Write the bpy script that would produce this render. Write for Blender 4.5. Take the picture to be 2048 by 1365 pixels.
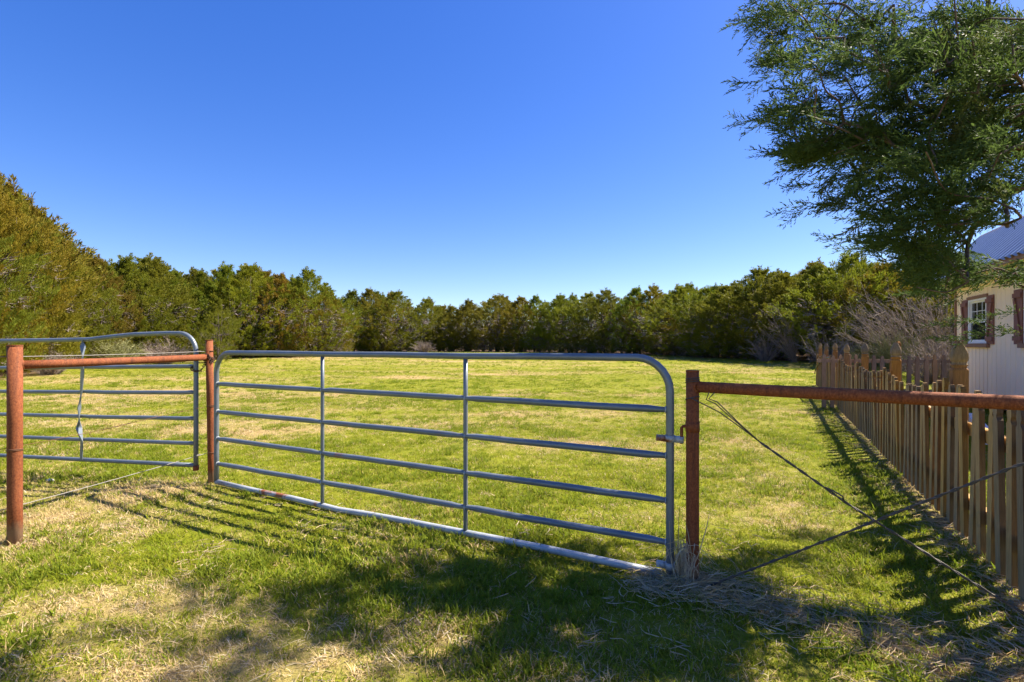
import bpy, math
import numpy as np
from mathutils import Vector, Matrix, Euler

for o in list(bpy.data.objects):
    bpy.data.objects.remove(o)
scene = bpy.context.scene
COL = scene.collection
R = math.radians

# ------------------------------------------------------------------ camera, sky, sun, exposure
CAM_H = 1.38
cam_data = bpy.data.cameras.new("camera")
cam_data.lens = 18.0
cam_data.sensor_width = 36.0
cam_data.sensor_fit = 'HORIZONTAL'
cam_data.shift_y = 0.0037
cam_data.clip_start = 0.05
cam_data.clip_end = 5000
cam = bpy.data.objects.new("camera", cam_data)
COL.objects.link(cam)
cam.location = (0, 0, CAM_H)
cam.rotation_euler = (R(90), 0, 0)
scene.camera = cam

SUN_EL, SUN_AZ = 50.0, 71.5          # azimuth clockwise from +Y
SUN = Vector((math.sin(R(SUN_AZ)) * math.cos(R(SUN_EL)), math.cos(R(SUN_AZ)) * math.cos(R(SUN_EL)), math.sin(R(SUN_EL))))
world = bpy.data.worlds.new("World")
scene.world = world
world.use_nodes = True
wn = world.node_tree
wn.nodes.clear()
w_out = wn.nodes.new("ShaderNodeOutputWorld")
w_bg = wn.nodes.new("ShaderNodeBackground")
w_sky = wn.nodes.new("ShaderNodeTexSky")
w_sky.sky_type = 'NISHITA'
w_sky.sun_disc = False
w_sky.sun_elevation = R(SUN_EL)
w_sky.sun_rotation = R(SUN_AZ)
w_sky.altitude = 300
w_sky.air_density = 1.0
w_sky.dust_density = 0.5
w_sky.ozone_density = 4.0
w_bg.inputs["Strength"].default_value = 0.066
w_hs = wn.nodes.new("ShaderNodeHueSaturation")
w_hs.inputs["Saturation"].default_value = 1.47
w_hs.inputs["Hue"].default_value = 0.523
w_gm = wn.nodes.new("ShaderNodeGamma")
w_gm.inputs["Gamma"].default_value = 0.80
wn.links.new(w_sky.outputs[0], w_gm.inputs["Color"])
wn.links.new(w_gm.outputs[0], w_hs.inputs["Color"])
wn.links.new(w_hs.outputs[0], w_bg.inputs["Color"])
wn.links.new(w_bg.outputs[0], w_out.inputs["Surface"])

sun_data = bpy.data.lights.new("sun", 'SUN')
sun_data.energy = 3.4
sun_data.angle = R(0.53)
sun_data.color = (1.0, 0.91, 0.76)
sun = bpy.data.objects.new("sun", sun_data)
COL.objects.link(sun)
sun.rotation_euler = (-SUN).to_track_quat('-Z', 'Y').to_euler()
sun.location = SUN * 60

scene.view_settings.view_transform = 'Standard'
scene.view_settings.look = 'None'
scene.view_settings.exposure = 2.18
scene.view_settings.gamma = 1.0
scene.view_settings.use_curve_mapping = False
scene.render.engine = 'CYCLES'
cy = scene.cycles
cy.max_bounces = 6
cy.diffuse_bounces = 4
cy.glossy_bounces = 2
cy.transmission_bounces = 4
cy.transparent_max_bounces = 8
cy.caustics_reflective = False
cy.caustics_refractive = False
cy.use_adaptive_sampling = True
cy.adaptive_threshold = 0.02
cy.use_denoising = True
cy.sample_clamp_indirect = 4.0

# ------------------------------------------------------------------ helpers
rng = np.random.default_rng(11)
F_PX, CX, HY = 1024.0, 1024.0, 690.0


def at(px, py, y):
    """world point seen at photo pixel (px,py) at depth y"""
    return Vector(((px - CX) / F_PX * y, y, CAM_H - (py - HY) / F_PX * y))


def project(P):
    P = np.asarray(P, float)
    y = np.maximum(P[..., 1], 1e-3)
    return CX + P[..., 0] / y * F_PX, HY - (P[..., 2] - CAM_H) / y * F_PX


def _hash(ix, iy, seed):
    ix = ix.astype(np.uint64); iy = iy.astype(np.uint64)
    h = (ix * np.uint64(374761393) + iy * np.uint64(668265263) + np.uint64(seed * 974634777 + 1013904223)) & np.uint64(0xFFFFFFFF)
    h = ((h ^ (h >> np.uint64(13))) * np.uint64(1274126177)) & np.uint64(0xFFFFFFFF)
    h = (h ^ (h >> np.uint64(16))) & np.uint64(0xFFFFFF)
    return h.astype(float) / float(0xFFFFFF)


def vnoise(x, y, s, seed=0):
    x = np.asarray(x, float) / s + 5000.0
    y = np.asarray(y, float) / s + 5000.0
    ix, iy = np.floor(x), np.floor(y)
    fx, fy = x - ix, y - iy
    fx = fx * fx * (3 - 2 * fx); fy = fy * fy * (3 - 2 * fy)
    a = _hash(ix, iy, seed); b = _hash(ix + 1, iy, seed)
    c = _hash(ix, iy + 1, seed); d = _hash(ix + 1, iy + 1, seed)
    return (a * (1 - fx) + b * fx) * (1 - fy) + (c * (1 - fx) + d * fx) * fy


def fbm(x, y, s, seed=0, oct=4):
    t, amp, tot = 0, 1.0, 0
    for k in range(oct):
        t = t + amp * vnoise(x, y, s / 2 ** k, seed + k)
        tot += amp
        amp *= 0.55
    return t / tot


def smooth(t):
    t = np.clip(t, 0, 1)
    return t * t * (3 - 2 * t)


def gz(x, y):
    """height of the ground"""
    x = np.asarray(x, float); y = np.asarray(y, float)
    r = np.hypot(x, y)
    z = 0.62 * smooth((r - 15) / 36)
    z = z + (fbm(x, y, 1.1, 3, 3) - 0.5) * 0.035 + (fbm(x, y, 6.0, 5, 3) - 0.5) * 0.10 * smooth((r - 7) / 10)
    z = z + 0.05 * np.exp(-(((x + 3.35) / 0.45) ** 2 + ((y - 4.78) / 0.30) ** 2))
    z = z + 0.03 * np.exp(-(((x - 1.05) / 0.35) ** 2 + ((y - 2.95) / 0.25) ** 2))
    z = z - 0.02
    return z


def pt_seg(x, y, ax, ay, bx, by):
    dx, dy = bx - ax, by - ay
    t = np.clip(((x - ax) * dx + (y - ay) * dy) / (dx * dx + dy * dy), 0, 1)
    return np.hypot(x - ax - t * dx, y - ay - t * dy)


BLOBS = [(-3.35, 4.78, .55, .35, .75), (-3.75, 4.2, .4, .2, .45), (-3.5, 3.5, .3, .22, .6), (-3.0, 3.9, .5, .2, .35),
         (-1.7, 2.15, .5, .16, .4), (-1.0, 2.25, .4, .16, .3), (-.1, 2.3, .6, .22, .45), (-.75, 3.3, .3, .18, .75),
         (-2.2, 2.75, .6, .22, .6), (1.0, 7.2, 1.3, .5, .6), (1.75, 6.3, .8, .35, .4), (-5.5, 9, 2.0, .5, .6), (-9, 14.5, 4, 1.2, .6), (-4.5, 8.2, 1.4, .3, .4),
         (-12, 20, 5, 1.4, .5), (-3.5, 21, 2.6, .6, .7), (-1.0, 23, 2.5, .6, .65), (-9, 30, 6, 1.2, .4), (-4, 33, 5, 1.2, .45), (3, 30, 5, 1.0, .4),
         (-16, 36, 6, 2.5, .7), (2.6, 5.2, .45, .7, .5), (3.3, 7.2, .5, .9, .55), (2.2, 4.3, .3, .5, .4), (1.2, 4.3, .5, .25, .35), (9, 24, 5, 1.0, .5)]


def dryness(x, y):
    x = np.asarray(x, float); y = np.asarray(y, float)
    r = np.hypot(x, y)
    a = fbm(x * 0.8, y * 1.25, 1.6, 21, 4)
    b = fbm(x * 0.6, y * 1.5, 7.0, 31, 4)
    d = smooth((a - .52) / .20) * (.38 + .10 * smooth((r - 4) / 4)) + smooth((b - .53) / .17) * .34 * smooth((r - 5) / 8)
    d = d + .26 * smooth((3.4 - y) / .8) * smooth((a - .36) / .2)
    for bx, by, sx, sy, w in BLOBS:
        d = d + w * np.exp(-(((x - bx) / sx) ** 2 + ((y - by) / sy) ** 2)) * (0.45 + 1.1 * a)
    # worn strip under the picket fence and along the pipe fence
    f = pt_seg(x, y, 1.347 + .5167 * 1.5, 1.5, 1.347 + .5167 * 17.5, 17.5)
    d = d + .6 * np.exp(-(f / .11) ** 2)
    g = pt_seg(x, y, 1.05, 2.9, 2.6, 1.75)
    d = d + .7 * np.exp(-(g / .12) ** 2)
    # lusher strip near the near gate
    d = d - .25 * np.exp(-(((x - .7) / 1.3) ** 2 + ((y - 3.6) / 1.0) ** 2)) - .35 * np.exp(-(((x - 2.1) / .8) ** 2 + ((y - 3.4) / .9) ** 2))
    return np.clip(d, 0, 1)


def lit_px(px):
    """depth of the treeline (front row) along each photo column"""
    return np.interp(px, [-300, -60, 0, 60, 150, 250, 340, 450, 550, 660, 690, 900, 1000, 1100, 1200, 1300, 1400, 1500, 1600, 1700, 1800, 1900, 2100, 2500],
                     [14, 18, 20, 22, 26, 30, 33, 35.5, 38, 41, 54, 58, 56, 52, 48, 44, 39, 35.5, 32, 29, 27, 26, 24, 22])


def litter(x, y):
    px = CX + x / np.maximum(y, .5) * F_PX
    return smooth((y - lit_px(px) + 1.6 + (fbm(x, y, 2.5, 77, 3) - .5) * 3) / 1.6)


def np_mesh(name, V, F, smooth_faces=False):
    V = np.ascontiguousarray(V, np.float32).reshape(-1, 3)
    F = np.ascontiguousarray(F, np.int32)
    n, k = F.shape
    me = bpy.data.meshes.new(name)
    me.vertices.add(len(V)); me.vertices.foreach_set("co", V.ravel())
    me.loops.add(n * k); me.loops.foreach_set("vertex_index", F.ravel())
    me.polygons.add(n)
    me.polygons.foreach_set("loop_start", np.arange(0, n * k, k, dtype=np.int32))
    if smooth_faces:
        me.polygons.foreach_set("use_smooth", np.ones(n, bool))
    me.update(calc_edges=True)
    return me


def link(name, me, parent=None, mat=None):
    o = bpy.data.objects.new(name, me)
    COL.objects.link(o)
    if parent is not None:
        o.parent = parent
    if mat is not None and me is not None and len(me.materials) == 0:
        me.materials.append(mat)
    return o


def tag(o, label, cat, group=None):
    o["label"] = label
    o["category"] = cat
    if group:
        o["group"] = group
    return o


def empty(name, loc=(0, 0, 0), rz=0.0):
    o = bpy.data.objects.new(name, None)
    COL.objects.link(o)
    o.location = loc
    o.rotation_euler = (0, 0, rz)
    o.empty_display_size = .2
    return o


class MB:
    def __init__(self):
        self.v, self.f = [], []

    def add(self, vs, fs):
        b = len(self.v)
        self.v += [tuple(p) for p in vs]
        self.f += [tuple(i + b for i in f) for f in fs]
        return self

    def box(self, c, s, rot=None):
        c = Vector(c); hx, hy, hz = s[0] / 2, s[1] / 2, s[2] / 2
        vs = [Vector((x, y, z)) for z in (-hz, hz) for y in (-hy, hy) for x in (-hx, hx)]
        if rot is not None:
            vs = [rot @ v for v in vs]
        return self.add([c + v for v in vs], [(0, 2, 3, 1), (4, 5, 7, 6), (0, 1, 5, 4), (2, 6, 7, 3), (0, 4, 6, 2), (1, 3, 7, 5)])

    def tube(self, pts, rad, n=10, cap=True, closed=False):
        pts = [Vector(p) for p in pts]
        m = len(pts)
        if not hasattr(rad, '__len__'):
            rad = [rad] * m
        up = None
        base = len(self.v)
        for i, p in enumerate(pts):
            if closed:
                t = (pts[(i + 1) % m] - pts[i - 1])
            else:
                t = pts[min(i + 1, m - 1)] - pts[max(i - 1, 0)]
            t.normalize()
            if up is None:
                a = Vector((0, 0, 1)) if abs(t.z) < .9 else Vector((1, 0, 0))
                up = (a - t * a.dot(t)).normalized()
            else:
                up = (up - t * up.dot(t))
                up.normalize()
            s = t.cross(up)
            for k in range(n):
                an = 2 * math.pi * k / n
                self.v.append(tuple(p + (up * math.cos(an) + s * math.sin(an)) * rad[i]))
        for i in range(m if closed else m - 1):
            j = (i + 1) % m
            for k in range(n):
                k2 = (k + 1) % n
                self.f.append((base + i * n + k, base + i * n + k2, base + j * n + k2, base + j * n + k))
        if cap and not closed:
            self.f.append(tuple(base + k for k in range(n))[::-1])
            self.f.append(tuple(base + (m - 1) * n + k for k in range(n)))
        return self

    def prism(self, prof, origin, ux, uy, thick):
        """extrude a 2-D outline (list of (a,b)) lying in axes ux,uy by thick along ux x uy"""
        origin, ux, uy = Vector(origin), Vector(ux), Vector(uy)
        w = ux.cross(uy).normalized()
        n = len(prof)
        vs = [origin + ux * a + uy * b - w * thick / 2 for a, b in prof] + [origin + ux * a + uy * b + w * thick / 2 for a, b in prof]
        fs = [tuple(range(n))[::-1], tuple(range(n, 2 * n))] + [(i, (i + 1) % n, (i + 1) % n + n, i + n) for i in range(n)]
        return self.add(vs, fs)

    def mesh(self, name, smooth_faces=False):
        me = bpy.data.meshes.new(name)
        me.from_pydata(self.v, [], self.f)
        if smooth_faces:
            for p in me.polygons:
                p.use_smooth = len(p.vertices) <= 4
        me.update()
        return me

    def build(self, name, mat, parent=None, smooth_faces=False):
        return link(name, self.mesh(name, smooth_faces), parent, mat)


# ------------------------------------------------------------------ materials
def mat(name, builder):
    m = bpy.data.materials.new(name)
    m.use_nodes = True
    nt = m.node_tree
    nt.nodes.clear()
    out = nt.nodes.new("ShaderNodeOutputMaterial")
    builder(nt, out)
    return m


def N(nt, t, **kw):
    n = nt.nodes.new(t)
    for k, v in kw.items():
        if k in n.inputs:
            n.inputs[k].default_value = v
        else:
            setattr(n, k, v)
    return n


def ramp(nt, fac, stops):
    r = nt.nodes.new("ShaderNodeValToRGB")
    cr = r.color_ramp
    while len(cr.elements) < len(stops):
        cr.elements.new(.5)
    for e, (p, c) in zip(cr.elements, stops):
        e.position = p
        e.color = (*c, 1) if len(c) == 3 else c
    nt.links.new(fac, r.inputs[0])
    return r.outputs[0]


def mixc(nt, f, a, b, mode='MIX'):
    m = nt.nodes.new("ShaderNodeMix")
    m.data_type = 'RGBA'; m.blend_type = mode
    for s, v in ((0, f), (6, a), (7, b)):
        if hasattr(v, 'is_linked') or isinstance(v, bpy.types.NodeSocket):
            nt.links.new(v, m.inputs[s])
        else:
            m.inputs[s].default_value = v if not isinstance(v, tuple) else ((*v, 1) if len(v) == 3 else v)
    return m.outputs[2]


def math_n(nt, op, a, b=None, clamp=False):
    m = nt.nodes.new("ShaderNodeMath"); m.operation = op; m.use_clamp = clamp
    for i, v in enumerate((a, b)):
        if v is None: continue
        if isinstance(v, bpy.types.NodeSocket): nt.links.new(v, m.inputs[i])
        else: m.inputs[i].default_value = v
    return m.outputs[0]


def noise(nt, vec, scale, detail=4, rough=.55, dist=0):
    n = N(nt, "ShaderNodeTexNoise", Scale=scale, Detail=detail, Roughness=rough, Distortion=dist)
    if vec is not None: nt.links.new(vec, n.inputs["Vector"])
    return n.outputs[0]


def bump(nt, h, strength, dist=.01):
    b = N(nt, "ShaderNodeBump", Strength=strength, Distance=dist)
    nt.links.new(h, b.inputs["Height"])
    return b.outputs[0]


def pos(nt):
    return nt.nodes.new("ShaderNodeNewGeometry").outputs["Position"]


def objc(nt):
    return nt.nodes.new("ShaderNodeTexCoord").outputs["Object"]


def vscale(nt, v, s):
    m = nt.nodes.new("ShaderNodeVectorMath"); m.operation = 'MULTIPLY'
    nt.links.new(v, m.inputs[0]); m.inputs[1].default_value = s
    return m.outputs[0]


def princ(nt, out, col, rough=.6, metal=0.0, normal=None, spec=.5):
    p = nt.nodes.new("ShaderNodeBsdfPrincipled")
    for k, v in (("Base Color", col), ("Roughness", rough), ("Metallic", metal), ("Specular IOR Level", spec)):
        if isinstance(v, bpy.types.NodeSocket): nt.links.new(v, p.inputs[k])
        else: p.inputs[k].default_value = (*v, 1) if isinstance(v, tuple) else v
    if normal is not None: nt.links.new(normal, p.inputs["Normal"])
    nt.links.new(p.outputs[0], out.inputs["Surface"])
    return p


def leafy(nt, out, col, trans=.35, rough=.55, spec=.25, tcol=None):
    """leaf: diffuse/gloss plus light coming through"""
    p = nt.nodes.new("ShaderNodeBsdfPrincipled")
    nt.links.new(col, p.inputs["Base Color"])
    p.inputs["Roughness"].default_value = rough
    p.inputs["Specular IOR Level"].default_value = spec
    t = nt.nodes.new("ShaderNodeBsdfTranslucent")
    nt.links.new(tcol if tcol is not None else col, t.inputs["Color"])
    m = nt.nodes.new("ShaderNodeMixShader"); m.inputs[0].default_value = trans
    nt.links.new(p.outputs[0], m.inputs[1]); nt.links.new(t.outputs[0], m.inputs[2])
    nt.links.new(m.outputs[0], out.inputs["Surface"])


def obj_random(nt):
    return nt.nodes.new("ShaderNodeObjectInfo").outputs["Random"]


def m_ground(nt, out):
    p = pos(nt)
    a = nt.nodes.new("ShaderNodeAttribute"); a.attribute_name = "dry"
    l = nt.nodes.new("ShaderNodeAttribute"); l.attribute_name = "litter"
    n1 = noise(nt, p, 2.2, 6, .65)
    n2 = noise(nt, vscale(nt, p, (.45, 1.3, 1)), .9, 5, .6)
    n3 = noise(nt, p, 55, 4, .75)
    green = mixc(nt, n2, (.13, .155, .010), (.22, .21, .016))
    dryc = mixc(nt, n3, (.28, .19, .075), (.42, .31, .14))
    f = math_n(nt, 'ADD', a.outputs["Fac"], math_n(nt, 'MULTIPLY', math_n(nt, 'SUBTRACT', n1, .5), 1.3))
    f = math_n(nt, 'MULTIPLY', f, .95, True)
    c = mixc(nt, f, green, dryc)
    c = mixc(nt, math_n(nt, 'MULTIPLY', math_n(nt, 'SUBTRACT', n3, .50), 1.4, True), c, (.10, .085, .025))
    lit = mixc(nt, n1, (.10, .06, .033), (.22, .145, .085))
    c = mixc(nt, l.outputs["Fac"], c, lit)
    princ(nt, out, c, .95, 0, bump(nt, n3, .6, .03), .1)


def m_grass(cols, trans=.5):
    def f(nt, out):
        p = pos(nt)
        n = noise(nt, p, 1.6, 3)
        r = obj_random(nt)
        base = ramp(nt, r, [(i / (len(cols) - 1), c) for i, c in enumerate(cols)])
        c = mixc(nt, math_n(nt, 'MULTIPLY', n, .7), base, (.25, .21, .02))
        leafy(nt, out, mixc(nt, .5, base, c), trans, .6, .12)
    return f


def m_dry(cols, trans=.2):
    def f(nt, out):
        base = ramp(nt, obj_random(nt), [(i / (len(cols) - 1), c) for i, c in enumerate(cols)])
        leafy(nt, out, base, trans, .7, .1)
    return f


def m_rust(dark=1.0):
    def f(nt, out):
        p = pos(nt)
        n1 = noise(nt, p, 14, 6, .7)
        n2 = noise(nt, vscale(nt, p, (1, 1, .6)), 130, 5, .75)
        n3 = noise(nt, p, 160, 3, .7)
        c = ramp(nt, n2, [(.28, (.10 * dark, .024 * dark, .010 * dark)), (.48, (.25 * dark, .066 * dark, .020 * dark)), (.62, (.36 * dark, .115 * dark, .038 * dark)), (.8, (.26 * dark, .085 * dark, .04 * dark))])
        c = mixc(nt, math_n(nt, 'MULTIPLY', math_n(nt, 'SUBTRACT', n1, .5), 1.5, True), c, (.33 * dark, .115 * dark, .05 * dark))
        c = mixc(nt, math_n(nt, 'MULTIPLY', math_n(nt, 'SUBTRACT', n3, .62), 5, True), c, (.42 * dark, .24 * dark, .15 * dark))
        n4 = noise(nt, vscale(nt, p, (1, 1, .07)), 38, 4, .6)
        c = mixc(nt, math_n(nt, 'MULTIPLY', math_n(nt, 'SUBTRACT', n4, .50), 2.6, True), c, (.075 * dark, .026 * dark, .016 * dark))
        sz = nt.nodes.new("ShaderNodeSeparateXYZ"); nt.links.new(p, sz.inputs[0])
        ft = math_n(nt, 'MULTIPLY', math_n(nt, 'SUBTRACT', math_n(nt, 'ADD', .06, math_n(nt, 'MULTIPLY', n1, .16)), sz.outputs[2]), 14, True)
        c = mixc(nt, math_n(nt, 'MULTIPLY', ft, .7), c, (.20, .14, .085))
        princ(nt, out, c, .82, 0, bump(nt, n2, .45, .004), .3)
    return f


def m_galv(nt, out):
    p = pos(nt)
    n1 = noise(nt, p, 5, 5, .6)
    n2 = noise(nt, p, 70, 4, .7)
    n3 = noise(nt, vscale(nt, p, (1, 1, 1)), 2.3, 4, .6, .4)
    c = ramp(nt, n1, [(.3, (.12, .145, .17)), (.7, (.18, .205, .23))])
    c = mixc(nt, math_n(nt, 'MULTIPLY', math_n(nt, 'SUBTRACT', n2, .55), 2.2, True), c, (.27, .29, .31))
    rust = math_n(nt, 'MULTIPLY', math_n(nt, 'SUBTRACT', n3, .655), 14, True)
    rust = math_n(nt, 'MULTIPLY', rust, math_n(nt, 'MULTIPLY', math_n(nt, 'SUBTRACT', n2, .3), 3, True))
    c = mixc(nt, rust, c, (.26, .09, .04))
    ro = math_n(nt, 'ADD', math_n(nt, 'MULTIPLY', n2, .25), .30)
    princ(nt, out, c, ro, .35, bump(nt, n2, .12, .002), .5)


def m_galv_worn(nt, out):
    p = pos(nt)
    n1 = noise(nt, p, 7, 5, .6)
    n2 = noise(nt, p, 90, 4, .7)
    n3 = noise(nt, p, 3.1, 4, .6, .4)
    c = ramp(nt, n1, [(.3, (.25, .28, .30)), (.7, (.42, .44, .45))])
    c = mixc(nt, math_n(nt, 'MULTIPLY', math_n(nt, 'SUBTRACT', n2, .5), 2.6, True), c, (.55, .56, .56))
    rust = math_n(nt, 'MULTIPLY', math_n(nt, 'SUBTRACT', n3, .60), 14, True)
    c = mixc(nt, rust, c, (.24, .085, .035))
    princ(nt, out, c, .55, .2, bump(nt, n2, .2, .002), .4)


def m_wood(c0, c1, c2, moss=0.0):
    def f(nt, out):
        p = pos(nt)
        o = objc(nt)
        r = obj_random(nt)
        g = noise(nt, vscale(nt, p, (1, 1, .06)), 140, 5, .65)
        w = noise(nt, vscale(nt, p, (1, 1, .25)), 9, 4, .6)
        c = ramp(nt, g, [(.3, c0), (.55, c1), (.75, c2)])
        c = mixc(nt, math_n(nt, 'MULTIPLY', math_n(nt, 'SUBTRACT', w, .42), 2.0, True), c, tuple(x * .55 for x in c1))
        h = nt.nodes.new("ShaderNodeHueSaturation")
        nt.links.new(c, h.inputs["Color"])
        nt.links.new(math_n(nt, 'ADD', math_n(nt, 'MULTIPLY', r, .7), .62), h.inputs["Value"])
        nt.links.new(math_n(nt, 'ADD', math_n(nt, 'MULTIPLY', r, .35), .8), h.inputs["Saturation"])
        c = h.outputs[0]
        if moss:
            s = nt.nodes.new("ShaderNodeSeparateXYZ"); nt.links.new(p, s.inputs[0])
            mz = math_n(nt, 'SUBTRACT', .75, s.outputs[2], True)
            mz = math_n(nt, 'MULTIPLY', mz, math_n(nt, 'MULTIPLY', w, moss * 1.6), True)
            c = mixc(nt, mz, c, (.14, .15, .045))
        princ(nt, out, c, .85, 0, bump(nt, g, .35, .003), .25)
    return f


def m_plain(col, rough=.6, metal=0.0, var=.15, scale=30):
    def f(nt, out):
        n = noise(nt, pos(nt), scale, 4, .6)
        c = mixc(nt, n, tuple(x * (1 - var) for x in col), tuple(min(1, x * (1 + var)) for x in col))
        princ(nt, out, c, rough, metal, bump(nt, n, .1, .003))
    return f


def m_siding(nt, out):
    p = pos(nt)
    g = noise(nt, vscale(nt, p, (1, 1, .08)), 60, 4, .6)
    w = noise(nt, p, 1.3, 4, .6)
    r = obj_random(nt)
    c = mixc(nt, g, (.94, .74, .51), (.97, .82, .61))
    c = mixc(nt, math_n(nt, 'MULTIPLY', w, .3), c, (.82, .65, .48))
    c = mixc(nt, math_n(nt, 'MULTIPLY', r, .12), c, (.6, .55, .5))
    princ(nt, out, c, .7, 0, bump(nt, g, .2, .003), .3)


def m_roofmetal(nt, out):
    n = noise(nt, pos(nt), 14, 4, .6)
    c = mixc(nt, n, (.38, .39, .41), (.50, .51, .53))
    princ(nt, out, c, .35, .55, bump(nt, n, .08, .003))


def m_glass(nt, out):
    p = princ(nt, out, (.03, .035, .04), .04, 0, None, .8)
    p.inputs["Alpha"].default_value = .55


def m_bark(c0, c1):
    def f(nt, out):
        p = pos(nt)
        n = noise(nt, vscale(nt, p, (1, 1, .18)), 45, 5, .65)
        c = ramp(nt, n, [(.3, c0), (.7, c1)])
        princ(nt, out, c, .9, 0, bump(nt, n, .7, .01), .2)
    return f


def m_cedar(nt, out):
    """far cedars: each tree's own tint comes from its object colour"""
    p = pos(nt)
    oi = nt.nodes.new("ShaderNodeObjectInfo")
    n = noise(nt, p, 1.3, 3, .6)
    n2 = noise(nt, p, 11, 2, .6)
    tint = oi.outputs["Color"]
    n3 = noise(nt, p, 2.6, 2, .5)
    c = mixc(nt, math_n(nt, 'MULTIPLY', math_n(nt, 'SUBTRACT', n, .56), 3.5, True), tint, (.15, .115, .020))
    c = mixc(nt, math_n(nt, 'MULTIPLY', math_n(nt, 'SUBTRACT', n3, .52), 4.0, True), c, (.20, .185, .014))
    c = mixc(nt, math_n(nt, 'MULTIPLY', math_n(nt, 'SUBTRACT', n2, .47), 2.2, True), c, (.11, .13, .015))
    leafy(nt, out, c, .36, .6, .15)


def m_juniper(nt, out):
    p = pos(nt)
    n = noise(nt, p, 3.2, 3, .6)
    n2 = noise(nt, p, 16, 2, .6)
    c = mixc(nt, n2, (.045, .085, .022), (.115, .160, .036))
    c = mixc(nt, math_n(nt, 'MULTIPLY', math_n(nt, 'SUBTRACT', n, .58), 4, True), c, (.14, .09, .03))
    leafy(nt, out, c, .45, .6, .12)


M = {}
M['ground'] = mat('ground_soil', m_ground)
M['grass_a'] = mat('grass_bright', m_grass([(.20, .275, .012), (.30, .33, .016), (.16, .25, .012), (.34, .32, .032)]))
M['grass_b'] = mat('grass_dark', m_grass([(.14, .22, .016), (.19, .25, .020), (.15, .22, .018)]))
M['dry_a'] = mat('grass_dry', m_dry([(.43, .31, .13), (.52, .39, .18), (.38, .26, .11), (.58, .46, .26)]))
M['dry_b'] = mat('grass_straw', m_dry([(.50, .40, .25), (.40, .30, .18), (.60, .50, .35), (.34, .23, .12)]))
M['rust'] = mat('rusted_pipe', m_rust(.74))
M['rust_dark'] = mat('rusted_pipe_brown', m_rust(.78))
M['galv'] = mat('galvanised_tube', m_galv)
M['galv_worn'] = mat('galvanised_tube_worn', m_galv_worn)
M['picket'] = mat('picket_wood', m_wood((.30, .18, .075), (.50, .31, .13), (.60, .42, .21), .5))
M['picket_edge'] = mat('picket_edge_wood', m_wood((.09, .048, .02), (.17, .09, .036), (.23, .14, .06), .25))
M['post'] = mat('post_wood', m_wood((.17, .085, .035), (.27, .135, .055), (.36, .21, .10), 0))
M['picket_far'] = mat('picket_wood_red', m_wood((.32, .18, .10), (.46, .28, .17), (.56, .38, .25), 0))
M['finial'] = mat('finial_wood', m_wood((.17, .11, .06), (.27, .18, .10), (.36, .26, .16), 0))
M['wire'] = mat('wire_steel', m_plain((.24, .22, .20), .6, .4))
M['wire_dark'] = mat('wire_weathered', m_plain((.085, .075, .065), .6, .5, .35, 120))
M['wire_rust'] = mat('wire_rusted', m_plain((.16, .07, .035), .8, .2, .3, 120))
M['chain'] = mat('chain_rusted', m_plain((.08, .04, .025), .75, .4, .4, 150))
M['siding'] = mat('painted_siding', m_siding)
M['shutter'] = mat('shutter_paint', m_plain((.20, .075, .055), .65, 0, .2, 25))
M['trim_brown'] = mat('brown_trim', m_plain((.23, .12, .075), .7, 0, .2, 25))
M['white_trim'] = mat('white_vinyl', m_plain((.80, .81, .82), .45, 0, .04, 20))
M['glass'] = mat('window_glass', m_glass)
M['roof'] = mat('roof_metal', m_roofmetal)
M['dark'] = mat('interior_dark', m_plain((.10, .09, .085), .9, 0, .2, 8))
M['hose'] = mat('black_rubber', m_plain((.02, .02, .022), .45, 0, .1, 40))
M['whiteboard'] = mat('weathered_white_paint', m_plain((.66, .67, .68), .7, 0, .15, 25))
M['stone'] = mat('pale_limestone', m_plain((.62, .58, .52), .9, 0, .2, 60))
M['bark'] = mat('cedar_bark', m_bark((.07, .052, .042), (.17, .135, .11)))
M['bark_near'] = mat('juniper_bark', m_bark((.065, .042, .032), (.18, .125, .10)))
M['deadwood'] = mat('dead_twigs', m_bark((.14, .10, .08), (.33, .265, .225)))
M['deadlimbs'] = mat('dead_lower_limbs', m_bark((.15, .115, .10), (.33, .275, .25)))
M['cedar'] = mat('cedar_foliage', m_cedar)
M['juniper'] = mat('juniper_foliage', m_juniper)
M['broom'] = mat('broom_stems', m_dry([(.26, .26, .10), (.34, .33, .15), (.22, .22, .10)], .25))
M['interior_card'] = mat('stored_boxes', m_plain((.45, .44, .46), .8, 0, .2, 9))

# ------------------------------------------------------------------ ground
ug = np.linspace(-1, 1, 421)
gx = 4.2 * np.sinh(ug * 5.6)
gx = gx / gx.max() * 520
vg = np.linspace(0, 1, 420)
gy = -6 + 3.0 * np.sinh(vg * 5.8)
gy = -6 + (gy + 6) / (gy[-1] + 6) * 620
GX, GY = np.meshgrid(gx, gy)
GZ = gz(GX, GY)
V = np.stack([GX, GY, GZ], -1).reshape(-1, 3)
ny, nx = GX.shape
idx = np.arange(nx * ny).reshape(ny, nx)
Fq = np.stack([idx[:-1, :-1], idx[:-1, 1:], idx[1:, 1:], idx[1:, :-1]], -1).reshape(-1, 4)
gm = np_mesh("ground", V, Fq, True)
for nm, val in (("dry", dryness(GX, GY)), ("litter", litter(GX, GY))):
    at_ = gm.attributes.new(nm, 'FLOAT', 'POINT')
    at_.data.foreach_set("value", val.ravel().astype(np.float32))
ground = link("ground", gm, None, M['ground'])
ground["kind"] = "structure"
ground["label"] = "grassy paddock floor with dry straw patches reaching the treeline"

# ------------------------------------------------------------------ pipe fence braces


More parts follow.
